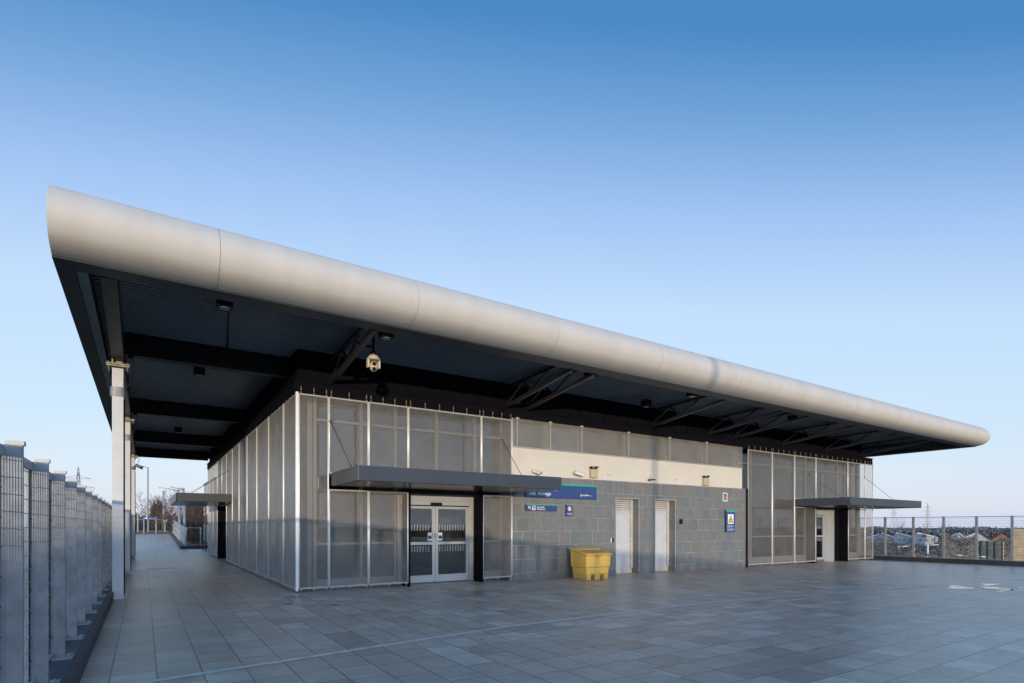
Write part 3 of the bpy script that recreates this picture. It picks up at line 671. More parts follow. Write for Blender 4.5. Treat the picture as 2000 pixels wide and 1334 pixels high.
# --- sliding doors
def slide_door(x0, xm, x1, y, zt, zg, stickers=True, single=False):
    m = MB(); m.box(x0, x1, y - .03, y + .12, zt, zt + .26); m.box(x0, x0 + .1, y - .03, y + .12, zg, zt); m.box(x1 - .14, x1, y - .03, y + .12, zg, zt)
    m.box(x0, x1, y - .05, y - .03, zt + .11, zt + .13)
    fr = m.build('entrance_door', M['door_frame'], B, .004)
    m = MB(); m.box(xm - .17, xm + .17, y - .10, y - .051, zt + .0, zt + .075); m.ball((xm, y - .10, zt + .03), .03, 8, 6); m.build('door_sensor', M['black'], fr)
    m = MB(); m.box(x0 + .1, x1 - .14, y - .02, y + .1, zt - .03, zt - .001); m.build('door_track', M['black'], fr)
    for a, b in ((x0 + .11, xm - .006), (xm + .006, x1 - .15))[single:]:
        m = MB(); t = .085; l = MB()
        l.box(a, a + t, y, y + .05, zg + .02, zt - .03); l.box(b - t, b, y, y + .05, zg + .02, zt - .03)
        l.box(a + t, b - t, y + .002, y + .048, zt - .10, zt - .03); l.box(a + t, b - t, y + .002, y + .048, 1.08, 1.16); l.box(a + t, b - t, y + .002, y + .048, zg + .02, zg + .22)
        lf = l.build('door_leaf', M['door_frame'], fr)
        g = MB(); g.box(a + t, b - t, y + .02, y + .03, zg + .22, 1.08); g.box(a + t, b - t, y + .02, y + .03, 1.16, zt - .10); g.build('door_pane', M['door_glass'], fr)
        d = MB(); d2 = MB(); nn = int((b - a - 2 * t - .04) / .085)
        for k in range(nn):
            u = a + t + .035 + k * .085; d.box(u, u + .035, y + .014, y + .018, 1.48, 1.65); d2.box(u, u + .035, y + .014, y + .018, .88, 1.045)
        d.build('upper_glass_marking', M['galv'], fr); d2.build('lower_glass_marking', M['galv'], fr)
        if stickers:
            u = b - t - .14 if b < xm + .01 else a + t + .005
            d = MB(); d.box(u, u + .13, y + .008, y + .013, 1.2, 1.42); d.build('door_sticker', M['sign_white'], fr)
            d = MB(); d.box(u + .01, u + .12, y + .004, y + .0075, 1.235, 1.335); d.build('sticker_print', M['sign_blue'], fr)
slide_door(2.74, 3.87, 5.10, .46, 2.20, .0)
slide_door(23.33, 23.46, 25.0, .46, 2.16, gz(25), False, True)
MB().box(25.01, 25.72, .40, .58, -.3, 2.43).build('door_surround', M['door_frame'], B); MB().box(25.73, 26.13, .38, .56, -.3, 2.43).build('black_panel', M['bulkhead'], B)
for x in (2.86, 5.13):
    m = MB(); m.box(x, x + .045, -.03, .45, -.05, 2.60); m.build('portal_fin', M['bulkhead'], B)
m = MB(); m.box(2.905, 5.13, .10, .45, 2.475, 2.60); m.build('portal_head', M['black'], B)
m = MB(); m.box(23.24, 23.28, -.03, .45, -.2, 2.51); m.build('portal_fin', M['bulkhead'], B)
m = MB(); m.box(26.14, 26.2, -.03, .45, -.2, 2.51); m.build('portal_fin', M['bulkhead'], B)
m = MB(); m.box(23.28, 26.14, .1, .45, 2.43, 2.51); m.build('portal_head', M['black'], B)
# side doorway
m = MB(); m.box(.0, .45, 17.22, 17.30, 0, 2.6); m.build('portal_fin', M['bulkhead'], B)
m = MB(); m.box(.0, .45, 13.63, 13.69, 0, 2.6); m.build('portal_fin', M['bulkhead'], B)
m = MB(); m.box(.42, .5, 13.7, 17.2, 0, 2.45); m.build('side_door', M['door_frame'], B)
m = MB(); m.box(.38, .415, 15.2, 15.5, 2.2, 2.28); m.build('door_sensor', M['black'], B)

# --- rear glass screen and pale stair box beyond the corner
RS = thing('glass_screen', (.2, 25, 0), 'blue glass screen closing the walkway past the far corner of the station', 'screen')
m = MB(); m.box(.2, .23, 22.2, 28.2, 0, 2.85); m.build('glass_pane', M['glass_blue'], RS)
m = MB()
for y in (22.2, 24.2, 26.2, 28.2): m.box(.17, .26, y - .03, y + .03, 0, 2.9)
m.box(.17, .26, 22.23, 28.17, 2.86, 2.9); m.build('screen_frame', M['dark_steel'], RS)
m = MB(); m.box(.235, .239, 24.4, 27.9, 1.2, 1.5); m.build('notice', M['sign_blue'], RS)
SB = thing('stair_enclosure', (2, 26, 0), 'pale beige stair enclosure standing behind the far end of the station', 'building')
m = MB(); m.box(.3, 5.5, 22.4, 28.4, 2.92, 4.3); m.build('wall', M['cream'], SB)
m = MB(); m.box(.25, 5.6, 22.3, 28.5, 4.3, 4.42); m.build('roof', M['galv'], SB)
m = MB(); m.box(.6, 5.5, 22.4, 28.4, -.2, 2.915); m.build('lower_wall', M['int_dark'], SB)

# ------------------------------------------------------------------ fixtures on the building
def soffit_light(x, y, z, label):
    L = thing('soffit_light', (x, y, z), label, 'light', 'box lights fixed under the roof')
    m = MB(); m.box(x - .13, x + .13, y - .13, y + .13, z, z + .22); m.build('housing', M['black'], L, .008)
    m = MB(); m.tube((x, y, z - .02), (x, y, z + .002), .085, n=16); m.build('lens', M['frame'], L)
for x, y, l in ((-1.85, -2.70, 'dark box light under the roof near its left front corner, behind the first fascia joint'),
                (1.2, -2.75, 'dark box light under the roof front edge just above the dome camera'),
                (-1.86, 2.75, 'dark box light on the corrugated soffit between the first two columns'),
                (10.87, -1.0, 'dark box light under the roof above the two white service doors'),
                (10.95, -2.8, 'dark box light tucked under the middle of the front roof edge'),
                (6.9, -2.75, 'dark box light under the front roof edge where the paired brackets meet it'),
                (17.5, -2.2, 'small dark box light under the roof above the warning sign'),
                (-1.86, 13.5, 'dark box light deep under the roof over the side walkway')):
    soffit_light(x, y, 5.58, l)
CT = thing('conduit', (-1.75, -1, 5.9), 'thin dark cable conduit running across the corrugated soffit from the corner box light', 'conduit')
m = MB(); m.tube((-1.75, -2.5, 5.9), (-1.4, .9, 5.9), .018, n=6); m.build('cable', M['black'], CT)
CT = thing('conduit', (-1.0, 2.8, 5.9), 'thin dark cable conduit running from the soffit light between the columns to the building', 'conduit')
m = MB(); m.tube((-1.86, 2.8, 5.9), (0, 2.9, 5.9), .014, n=6); m.build('cable', M['black'], CT)

# dome camera
D = thing('dome_camera', (1.22, -1.9, 5.5), 'cream pan and tilt security camera hanging below the roof corner', 'security camera')
cx, cy = 1.22, -1.9
m = MB(); m.tube((cx, cy, 5.44), (cx, cy, 5.93), .03, n=10); m.bar((cx - .3, cy + .2, 5.72), (cx, cy, 5.60), .05, .05); m.tube((cx, cy, 5.40), (cx, cy, 5.55), .10, .03, n=14); m.build('mount', M['black'], D)
m = MB(); m.tube((cx, cy, 5.34), (cx, cy, 5.43), .15, .09, n=20); m.tube((cx, cy, 5.315), (cx, cy, 5.34), .155, n=20); m.build('hood', M['cam_cream'], D)
m = MB(); m.box(cx - .15, cx - .10, cy - .06, cy + .06, 5.14, 5.32); m.box(cx + .10, cx + .15, cy - .06, cy + .06, 5.14, 5.32); m.build('yoke', M['cam_cream'], D, .02)
m = MB(); m.ball((cx, cy - .02, 5.18), .095, 16, 10, 1.25); hd = m.build('camera_head', M['cam_cream'], D)
m = MB(); m.tube((cx - .02, cy - .10, 5.215), (cx - .023, cy - .125, 5.21), .045, n=14); m.build('lens', M['lens'], D)
m = MB(); m.tube((cx - .018, cy - .085, 5.11), (cx - .02, cy - .115, 5.10), .042, n=14); m.build('infrared_lamp', M['lens'], D)

def bullet(x, z, label, dirv, s=1.):
    L = thing('wall_camera', (x, 0, z), label, 'security camera')
    y = .03
    m = MB(); m.tube((x, y, z), (x, y - .04, z), .045 * s, n=12); m.tube((x, y - .03, z), (x + dirv[0] * .05, y - .14 * s, z - .01), .016 * s, n=8); m.build('bracket', M['cam_white'], L)
    p = Vector((x + dirv[0] * .05, y - .15 * s, z - .02)); d = Vector(dirv).normalized()
    m = MB(); m.bar(p - d * .12 * s, p + d * .17 * s, .10 * s, .09 * s); m.build('housing', M['cam_white'], L, .015)
    m = MB(); m.bar(p - d * .10 * s + Vector((0, 0, .055 * s)), p + d * .21 * s + Vector((0, 0, .055 * s)), .125 * s, .012); m.build('sunshield', M['cam_white'], L)
    m = MB(); m.tube(p + d * .165 * s, p + d * .178 * s, .038 * s, n=12); m.build('lens', M['lens'], L)
bullet(6.98, 3.30, 'small white bullet camera on the cream wall just above the left canopy end', (.35, -.6, -.25))
bullet(8.62, 3.33, 'white bullet camera on the cream wall above the station name sign', (.9, -.2, -.22), 1.15)
def emergency_light(x, z, label):
    L = thing('emergency_light', (x, 0, z), label, 'light', 'twin spot emergency lights on the cream wall')
    m = MB(); m.box(x - .15, x + .15, -.10, .028, z - .19, z + .09); m.build('battery_box', M['box_tan'], L, .02)
    for k, sx in enumerate((-.09, .10)):
        m = MB(); m.tube((x + sx, -.04, z + .09), (x + sx, -.04, z + .13), .012, n=6)
        m.bar((x + sx - .075, -.07 - .03 * k, z + .15), (x + sx + .075, -.07 + .04 * k, z + .15 + .03 * k), .09, .065); lh = m.build('lamp_head', M['black'], L, .012)
        m = MB(); m.box(x + sx - .05, x + sx + .05, -.13, -.118, z + .13, z + .17); m.build('lens', M['frame'], lh)
emergency_light(9.42, 3.40, 'tan battery box with two black spot heads on the cream wall right of the cameras')
emergency_light(15.2, 3.38, 'tan battery box with two black spot heads near the right end of the cream wall')
L = thing('wall_sensor', (10.15, 0, 3.38), 'small white square sensor on the cream wall right of the left emergency light', 'sensor')
m = MB(); m.box(10.09, 10.19, -.02, .028, 3.33, 3.42); m.build('sensor_body', M['cam_white'], L, .01); m = MB(); m.ball((10.14, -.02, 3.375), .02, 8, 6); m.build('sensor_eye', M['frame'], L)
L = thing('wall_sensor', (13.5, 0, 3.35), 'small white square sensor on the cream wall above the second service door', 'sensor')
m = MB(); m.box(13.45, 13.55, -.02, .028, 3.30, 3.39); m.build('sensor_body', M['cam_white'], L, .01); m = MB(); m.ball((13.5, -.02, 3.345), .02, 8, 6); m.build('sensor_eye', M['frame'], L)
L = thing('wall_bracket', (12.1, 0, 3.28), 'small dark projecting bracket with pin on the cream wall between the service doors', 'bracket')
m = MB(); m.bar((12.08, .02, 3.27), (12.0, -.32, 3.25), .07, .05); m.build('arm', M['dark_steel'], L); m = MB(); m.tube((12.05, -.12, 3.27), (12.05, -.12, 3.42), .008, n=6); m.tube((12.1, -.05, 3.28), (12.45, -.02, 3.30), .010, n=6); m.build('pin', M['dark_steel'], L)
L = thing('card_reader', (10.27, 0, 1.12), 'small white and black card reader left of the first service door', 'card reader')
m = MB(); m.box(10.20, 10.245, -.04, -.001, 1.05, 1.2); m.build('reader_body', M['cam_white'], L, .005); m = MB(); m.box(10.245, 10.32, -.045, -.001, 1.04, 1.2); m.build('reader_face', M['lens'], L, .005)
L = thing('wall_switch', (13.77, 0, 1.78), 'small black key box on the slate right of the second service door', 'switch')
m = MB(); m.box(13.70, 13.83, -.08, -.001, 1.69, 1.87); m.build('switch_body', M['black'], L, .015); m = MB(); m.tube((13.765, -.081, 1.80), (13.765, -.09, 1.80), .025, n=10); m.build('switch_button', M['rust'], L)
L = thing('air_vent', (16.45, 0, 2.78), 'small white louvred vent grille in the slate wall near its right end', 'vent')
m = MB(); x0, x1, z0, z1 = 16.28, 16.58, 2.60, 2.95
m.box(x0, x1, -.03, -.001, z1 - .05, z1); m.box(x0, x1, -.03, -.001, z0, z0 + .05); m.box(x0, x0 + .04, -.03, -.001, z0 + .05, z1 - .05); m.box(x1 - .04, x1, -.03, -.001, z0 + .05, z1 - .05); m.build('vent_frame', M['cam_white'], L)
m = MB(); m.box(x0 + .04, x1 - .04, -.006, -.002, z0 + .05, z1 - .05); m.build('vent_back', M['gap'], L)
m = MB()
for k in range(0): m.hexa([(x0 + .04, -.028, z0 + .062 + k * .062), (x1 - .04, -.028, z0 + .06 + k * .062), (x1 - .04, -.008, z0 + .09 + k * .062), (x0 + .04, -.008, z0 + .09 + k * .062)], [(x0 + .04, -.028, z0 + .075 + k * .062), (x1 - .04, -.028, z0 + .075 + k * .062), (x1 - .04, -.008, z0 + .105 + k * .062), (x0 + .04, -.008, z0 + .105 + k * .062)])
for k in range(4): m.box(x0 + .04, x1 - .04, -.028, -.007, z0 + .082 + k * .045, z0 + .097 + k * .045)
m.build('vent_slat', M['cam_white'], L)

# signs
def sign(name, x0, x1, z0, z1, label, band, t=.05, cat='sign'):
    L = thing(name, ((x0 + x1) / 2, 0, z0), label, cat)
    m = MB(); m.box(x0, x1, -t, -.001, z0, z1); m.build('sign_body', M['sign_side'], L, .004)
    m = MB(); m.box(x0 + .006, x1, -t - .003, -t - .0002, z0 + .01, z1 - band); m.build('sign_face', M['sign_blue'], L)
    m = MB(); m.box(x0 + .006, x1, -t - .0035, -t - .0002, z1 - band, z1); m.build('sign_band', M['sign_green'], L)
    return L
YS = -.0545
L = sign('station_sign', 6.66, 9.53, 2.49, 2.96, 'wide blue station name sign reading Kishoge, partly behind the left canopy', .055)
text('Kishoge', 'lettering', .155, 7.12, YS, 2.575, M['sign_white'], L, .001)
text('An Chiseog', 'lettering', .175, 7.02, YS, 2.77, M['orange_print'], L, .003)
m = MB(); q = YS - .002
def poly(pts, mat, name, L, y0=-.0575, y1=-.0535):
    m = MB(); m.hexa([(x, y0, z) for x, z in pts], [(x, y1, z) for x, z in pts]); return m.build(name, mat, L)
poly([(6.79, 2.57), (6.85, 2.57), (6.90, 2.64), (6.84, 2.72), (6.90, 2.80), (6.84, 2.80), (6.79, 2.74)], M['sign_white'], 'rail_symbol', L)
m = MB()
for k in range(4):
    w = .13 - k * .022; m.box(6.90 - w, 6.90 + w, -.0575, -.0535, 2.575 + k * .034, 2.59 + k * .034)
m.bar((6.77, -.0555, 2.57), (6.85, -.0555, 2.74), .004, .02); m.bar((7.03, -.0555, 2.57), (6.95, -.0555, 2.74), .004, .02); m.build('rail_symbol', M['sign_white'], L)
text('Iarnród Éireann', 'logo_lettering', .062, 8.93, YS, 2.60, M['sign_white'], L, .0015, .72)
text('Irish Rail', 'logo_lettering', .034, 8.94, YS, 2.56, M['sign_green'], L)
m = MB(); m.tube((8.86, -.058, 2.61), (8.86, -.054, 2.61), .042, n=16); m.build('logo_disc', M['orange_print'], L)
m = MB(); m.tube((9.30, -.058, 2.60), (9.30, -.054, 2.60), .036, n=16); m.build('logo_disc', M['sign_green'], L)
L = sign('direction_sign', 6.66, 7.86, 2.08, 2.275, 'small blue platform direction sign with white arrow under the station name sign', .025)
text('Gach Ardán', 'lettering', .062, 7.07, YS, 2.175, M['sign_white'], L, .0012)
text('All Platforms', 'lettering', .062, 7.07, YS, 2.11, M['sign_white'], L, .0012)
m = MB(); m.box(6.90, 7.02, -.0575, -.0535, 2.10, 2.235); m.build('train_symbol', M['sign_white'], L, .001)
m = MB(); m.box(6.925, 6.995, -.060, -.0577, 2.17, 2.22); m.box(6.925, 6.995, -.060, -.0577, 2.135, 2.155); m.bar((6.935, -.059, 2.11), (6.95, -.059, 2.135), .003, .01); m.bar((6.985, -.059, 2.11), (6.97, -.059, 2.135), .003, .01); m.build('train_print', M['sign_blue'], L)
m = MB(); m.bar((6.855, -.0555, 2.12), (6.775, -.0555, 2.205), .004, .022); m.box(6.755, 6.83, -.0575, -.0535, 2.2, 2.22); m.box(6.755, 6.777, -.0575, -.0535, 2.14, 2.2); m.build('arrow', M['sign_white'], L)
L = sign('no_smoking_sign', 8.24, 8.50, 1.93, 2.305, 'small upright blue no smoking notice on the slate above the grit bin', .03)
m = MB(); m.tube((8.37, -.057, 2.165), (8.37, -.0535, 2.165), .078, n=24); m.build('disc', M['sign_white'], L)
m = MB(); n = 28
for k in range(n):
    a0, a1 = 2 * math.pi * k / n, 2 * math.pi * (k + 1) / n
    m.face([(8.37 + .078 * math.cos(a0), -.0585, 2.165 + .078 * math.sin(a0)), (8.37 + .078 * math.cos(a1), -.0585, 2.165 + .078 * math.sin(a1)), (8.37 + .064 * math.cos(a1), -.0585, 2.165 + .064 * math.sin(a1)), (8.37 + .064 * math.cos(a0), -.0585, 2.165 + .064 * math.sin(a0))])
m.bar((8.32, -.0585, 2.12), (8.42, -.0585, 2.21), .003, .012); m.build('ring', M['sign_red'], L)
m = MB(); m.box(8.325, 8.41, -.0605, -.059, 2.158, 2.174); m.build('cigarette', M['lens'], L)
text('No Smoking', 'lettering', .042, 8.265, YS, 1.995, M['sign_white'], L, .0005, .95)
m = MB(); m.box(8.30, 8.45, -.0565, -.054, 1.965, 1.98); m.box(8.27, 8.48, -.0565, -.054, 2.04, 2.043); m.build('small_print', M['sign_pale'], L)
L = sign('warning_sign', 16.42, 17.0, 1.38, 2.26, 'blue upright warning sign with yellow slip triangle near the right end of the slate wall', .085, .07)
m = MB(); m.box(16.53, 16.90, -.0765, -.0735, 1.70, 2.09); m.build('white_panel', M['sign_white'], L)
poly([(16.565, 1.755), (16.865, 1.755), (16.865, 1.775), (16.725, 2.05), (16.705, 2.05), (16.565, 1.775)], M['lens'], 'triangle_border', L, -.0785, -.0766)
poly([(16.595, 1.785), (16.835, 1.785), (16.715, 2.02)], M['sign_yellow'], 'triangle', L, -.0800, -.0787)
m = MB(); m.bar((16.66, -.0812, 1.85), (16.74, -.0812, 1.91), .002, .028); m.bar((16.65, -.0812, 1.84), (16.68, -.0812, 1.84), .002, .012); m.tube((16.755, -.0822, 1.93), (16.755, -.0802, 1.93), .014, n=10); m.build('slipping_figure', M['lens'], L)
m = MB()
for k, (z, w) in enumerate(((1.625, .44), (1.59, .46), (1.555, .32), (1.49, .46), (1.455, .45), (1.42, .38))):
    u = 16.49; rr = random.Random(k)
    while u < 16.49 + w - .04:
        l = rr.uniform(.03, .08); m.box(u, min(u + l, 16.49 + w), -.0765, -.0735, z, z + .02); u += l + .012
m.build('small_print', M['sign_pale'], L)

# ------------------------------------------------------------------ grit bin
G = thing('grit_bin', (8.55, -.7, 0), 'yellow plastic grit bin with sloping hinged lid against the slate wall', 'grit bin')
x0, x1 = 8.02, 8.96; g0 = gz(8.5) - .002
def taper(m, ax0, ax1, ay0, ay1, az, bx0, bx1, by0, by1, bz0, bz1):
    m.hexa([(ax0, ay0, az), (ax1, ay0, az), (ax1, ay1, az), (ax0, ay1, az)], [(bx0, by0, bz0), (bx1, by0, bz0), (bx1, by1, bz1), (bx0, by1, bz1)])
m = MB()
taper(m, 8.06, 8.94, -1.16, -.50, .13, 8.045, 8.955, -1.175, -.485, .34, .34)
for a, b in ((8.06, 8.24), (8.40, 8.60), (8.76, 8.94)): m.box(a + .002, b, -1.158, -.502, g0, .1295)
m.box(8.2, 8.8, -1.0, -.65, .05, .129)
m.build('lower_body', M['yellow'], G, .015)
m = MB(); taper(m, 8.015, 8.985, -1.20, -.46, .345, 8.0, 9.0, -1.215, -.445, .70, .86); m.build('upper_body', M['yellow'], G, .018)
m = MB(); sl_ = (.865 - .715) / .77
def lid(m, ya, yb, dz=0, th=.05, xa=7.965, xb=9.035):
    za = .715 + (ya + 1.24) * sl_ + dz; zb = .715 + (yb + 1.24) * sl_ + dz
    m.hexa([(xa, ya, za), (xb, ya, za), (xb, yb, zb), (xa, yb, zb)], [(xa, ya, za + th), (xb, ya, za + th), (xb, yb, zb + th), (xa, yb, zb + th)])
lid(m, -1.25, -.72); m.build('lid', M['yellow'], G, .012)
m = MB(); lid(m, -.70, -.43, .004, .055); m.build('lid_hinge_panel', M['yellow'], G, .012)
m = MB(); lid(m, -1.15, -.76, .051, .004, 8.06, 8.94); m.build('lid_panel', M['yellow_dirty'], G)
m = MB(); m.box(8.42, 8.58, -1.275, -1.252, .69, .735); m.build('latch', M['yellow_dirty'], G, .006)

for ch in G.children: ch.location.x += .08

# ------------------------------------------------------------------ left security fence
FX = -3.87
F = thing('security_fence', (FX, -5, .1), 'grey steel security fence of tall finned posts and barred panels along the left edge', 'fence')
post = MB(); post.box(-3.92, -3.83, 0, .05, .1, 2.20); post.box(-3.985, -3.925, .0, .012, .1, 2.20); post.box(-3.985, -3.975, .0121, .06, .1, 2.2)
p0 = post.build('post', M['galv'], F); 
cap = MB(); cap.box(-3.93, -3.82, -.01, .07, 2.2001, 2.232); cap_me = cap.build('post_cap', M['galv_pale'], p0)
base = MB(); base.box(-3.94, -3.735, -.12, .16, .101, .116); base.tube((-3.79, -.02, .113), (-3.79, -.02, .145), .010, n=6); base.tube((-3.79, .06, .113), (-3.79, .06, .145), .010, n=6); bs = base.build('base_plate', M['galv_pale'], p0)
bo = MB()
for k in range(9): bo.tube((-3.955, -.012, .35 + k * .22), (-3.955, .0, .35 + k * .22), .008, n=6)
bo.build('panel_bolt', M['rust'], p0)
pan = MB()
nsl = 36
for k in range(nsl): pan.box(-3.966, -3.964, .075 + k * .034, .075 + k * .034 + .011, .18, 2.12)
for k in range(16): pan.box(-3.9635, -3.961, .062, 1.33, .2 + k * .126, .208 + k * .126)
pan.box(-3.975, -3.955, .062, .07, .16, 2.14)
gap_strip = MB(); gap_strip.box(-3.970, -3.958, 1.312, 1.326, .16, 2.12)  # black strip standing in for the shaded gap between panel and next post
q0 = pan.build('barred_panel', M['galv_pale'], F); gap_strip.build('panel_gap_shade', M['black'], q0)
MB().box(-3.985, -3.945, .06, 1.335, 2.121, 2.20).build('top_rail', M['galv_pale'], q0); MB().box(-3.985, -3.945, .06, 1.335, .12, .16).build('bottom_rail', M['galv_pale'], q0)
step = 1.335; ystart = -8.62 - 28 * step
off0 = F.location.y
p0.location.y = ystart; q0.location.y = ystart
for k in range(1, 57):
    for o in (p0, q0):
        c = copy_tree(o, F); c.location.y = ystart + k * step

# ------------------------------------------------------------------ right fence
FR = thing('boundary_fence', (29.05, -3, 0), 'grey steel post and wire mesh fence on the dark kerb at the right edge', 'fence')
pm = MB(); pm.box(29.0, 29.09, -.045, .045, .066, 2.075); pr0 = pm.build('post', M['galv'], FR)
pm = MB(); pm.box(28.96, 29.12, -.08, .08, .0665, .076); pm.build('base_plate', M['galv'], pr0)
wm = MB()
for k in range(15): wm.tube((29.03, .05, .18 + k * .128), (29.03, 1.22, .18 + k * .128), .0045, n=5, caps=False)
for k in range(12): wm.tube((29.036, .1 + k * .098, .12), (29.036, .1 + k * .098, 2.03), .0014, n=3, caps=False)
wr0 = wm.build('wire_panel', M['galv'], FR)
MB().box(29.015, 29.055, .046, 1.224, 2.03, 2.06).build('top_rail', M['galv'], wr0); MB().box(29.015, 29.055, .046, 1.224, .09, .11).build('bottom_rail', M['galv'], wr0)
y0 = -.49 - 1.27 * 12
pr0.location.y = y0; wr0.location.y = y0
for k in range(1, 34):
    for o in (pr0, wr0):
        c = copy_tree(o, FR); c.location.y = y0 + k * 1.27

# ------------------------------------------------------------------ far end of the walkway
EF = thing('end_fence', (-2.5, 50.4, .86), 'grey post fence closing the top of the ramp at the far end of the walkway', 'fence')
for x in (-3.56, -2.74, -2.08, -1.35):
    m = MB(); m.box(x - .05, x + .05, 50.38, 50.46, 1.06, 2.25 if x > -3.4 else 2.95); m.build('post', M['galv'], EF)
m = MB(); m.box(-3.9, -1.0, 50.40, 50.43, 2.22, 2.26); m.box(-3.9, -1.0, 50.40, 50.43, 1.12, 1.16)
for k in range(8): m.tube((-3.9, 50.42, 1.25 + k * .12), (-1., 50.42, 1.25 + k * .12), .006, n=4)
m.build('wire_panel', M['galv'], EF)
PS = thing('platform_sign', (-2.4, 50.2, 1.0), 'long blue platform direction sign on two grey posts at the ramp top', 'sign')
m = MB(); m.box(-3.18, -1.86, 50.1, 50.16, 2.27, 2.50); m.build('sign_board', M['sign_blue'], PS)
for x in (-3.07, -2.08):
    m = MB(); m.box(x - .045, x + .045, 50.17, 50.26, .9, 2.5); m.build('post', M['galv'], PS)
m = MB(); m.box(-2.95, -2.82, 50.09, 50.098, 2.31, 2.46); m.build('train_symbol', M['sign_white'], PS)
m = MB(); m.bar((-3.08, 50.095, 2.38), (-3.02, 50.095, 2.44), .004, .03); m.bar((-3.08, 50.095, 2.38), (-3.02, 50.095, 2.33), .004, .03); m.build('arrow', M['sign_white'], PS)
text('All Platforms', 'lettering', .09, -2.78, 50.095, 2.36, M['sign_white'], PS)
m = MB(); m.bar((-2.2, 50.095, 2.36), (-2.12, 50.095, 2.44), .004, .03); m.box(-2.21, -2.12, 50.093, 50.098, 2.36, 2.385); m.build('arrow', M['sign_white'], PS)
LS = thing('exit_plate', (-1.3, 50.3, 2.1), 'small glowing green and white plate on the end fence beside the ramp', 'sign')
m = MB(); m.box(-1.5, -1.18, 50.3, 50.34, 2.08, 2.17); m.build('lit_face', M['lit'], LS); m = MB(); m.box(-1.52, -1.16, 50.342, 50.36, 2.06, 2.19); m.build('plate_back', M['dark_steel'], LS)
RP = thing('ramp_parapet', (-.7, 40, .5), 'pale grey solid parapet with steel handrail sloping up beside the ramp', 'parapet')
m = MB(); m.hexa([(-.70, 31.35, .22), (-.62, 31.35, .22), (-.62, 50.2, 1.03), (-.70, 50.2, 1.03)], [(-.70, 31.35, 1.52), (-.62, 31.35, 1.52), (-.62, 50.2, 2.28), (-.70, 50.2, 2.28)]); m.build('panel', M['galv_pale'], RP)
m = MB(); m.tube((-.82, 32.5, 1.08), (-.82, 49, 1.78), .025, n=8)
for t in (0, .33, .66, 1): y = 32.5 + 16.5 * t; z = 1.08 + .7 * t; m.tube((-.82, y, z), (-.70, y, z - .06), .012, n=6)
m.build('handrail', M['stainless'], RP)
m = MB()
for k in range(16): y = 31.6 + k * 1.2; z = .22 + (y - 31.35) * .043; m.box(-.76, -.70, y, y + .08, z, z + .12)
m.build('foot_bracket', M['galv'], RP)
BF = thing('corner_railing', (-.1, 31.4, .2), 'short grey railing between the ramp parapet and the blue glass screen', 'railing')
for x in (-.58, .30):
    m = MB(); m.box(x - .04, x + .04, 31.36, 31.44, .22, 1.53); m.build('post', M['galv'], BF)
m = MB(); m.box(-.54, .26, 31.38, 31.42, 1.48, 1.51); m.box(-.54, .26, 31.38, 31.42, .28, .31)
for k in range(9): m.tube((-.54, 31.4, .4 + k * .12), (.26, 31.4, .4 + k * .12), .005, n=4)
m.build('wire_panel', M['galv'], BF)

# ------------------------------------------------------------------ vegetation
def bare_tree(base, h, seed, spread=.45, depth=5, twig='twig', trunk_r=None, name='bare_tree'):
    """trunk and limbs in one mesh, fine twigs in another"""
    rnd = random.Random(seed); tr, tw = MB(), MB(); r0 = trunk_r or h * .018
    def grow(p, d, l, r, lev):
        n = 2 if lev < 2 else 1
        for k in range(n):
            q = p + d * l / n; (tr if lev < 3 else tw).tube(p, q, r, r * .8, n=5 if lev < 2 else 3, caps=False)
            p = q; r *= .8; d = (d + Vector((rnd.uniform(-1, 1), rnd.uniform(-1, 1), rnd.uniform(-.4, .6))) * .12).normalized()
            if lev >= depth: return
            for _ in range(2 if lev else 3):
                a = rnd.uniform(0, 6.28); s_ = spread * rnd.uniform(.7, 1.4)
                side = Vector((math.cos(a), math.sin(a), 0))
                nd = (d * (1 - s_ * .5) + side * s_ + Vector((0, 0, .12))).normalized()
                grow(p, nd, l * rnd.uniform(.55, .78), max(r * .6, .012), lev + 1)
    grow(Vector(base), Vector((0, 0, 1)), h * .42, r0, 0)
    return tr, tw
def put_tree(base, h, seed, label, group='bare trees past the end of the walkway', **k):
    T = thing('bare_tree', base, label, 'tree', group)
    tr, tw = bare_tree(base, h, seed, **k); tr.build('trunk', M['bark'], T); tw.build('crown', M['twig'], T)
put_tree(at(322, 78, GZ0 + 3), 9.2, 11, 'tall bare tree with open twiggy crown left of the side canopy', depth=6)
put_tree(at(343, 62, GZ0 + 3), 8.6, 12, 'bare tree rising just behind the left end of the side canopy', depth=6)
put_tree(at(366, 58, GZ0 + 3), 7.2, 13, 'dense bare tree seen below the middle of the side canopy', depth=6)
put_tree(at(388, 55, GZ0 + 3), 7.4, 14, 'dense bare tree beside the blue glass screen', depth=6)
put_tree(at(305, 90, GZ0 + 3), 9.2, 15, 'low reddish bare tree behind the blue platform sign', depth=6)
put_tree(at(268, 80, GZ0 + 3), 9.6, 17, 'sparse bare tree showing a few twigs right of the third column', depth=5)
put_tree(at(352, 74, GZ0 + 3), 9.0, 18, 'reddish bare tree in the gap between the ramp parapet and glass screen', depth=6)
def fuzz(name, mat, n, fn, size, label, cat, up=.5, kind='stuff', seed=1, thin=.35):
    """a mass of small leaf or twig sized faces placed by fn(rnd)"""
    rnd = random.Random(seed); m = MB()
    for _ in range(n):
        c = Vector(fn(rnd)); s_ = size * rnd.uniform(.5, 1.4)
        a = Vector((rnd.uniform(-1, 1), rnd.uniform(-1, 1), rnd.uniform(-1, 1) + up)).normalized() * s_
        b = a.orthogonal().normalized() * s_ * thin; m.face([c - a, c + b, c + a, c - b])
    return tag(m.build(name, mat), label, cat, kind=kind)
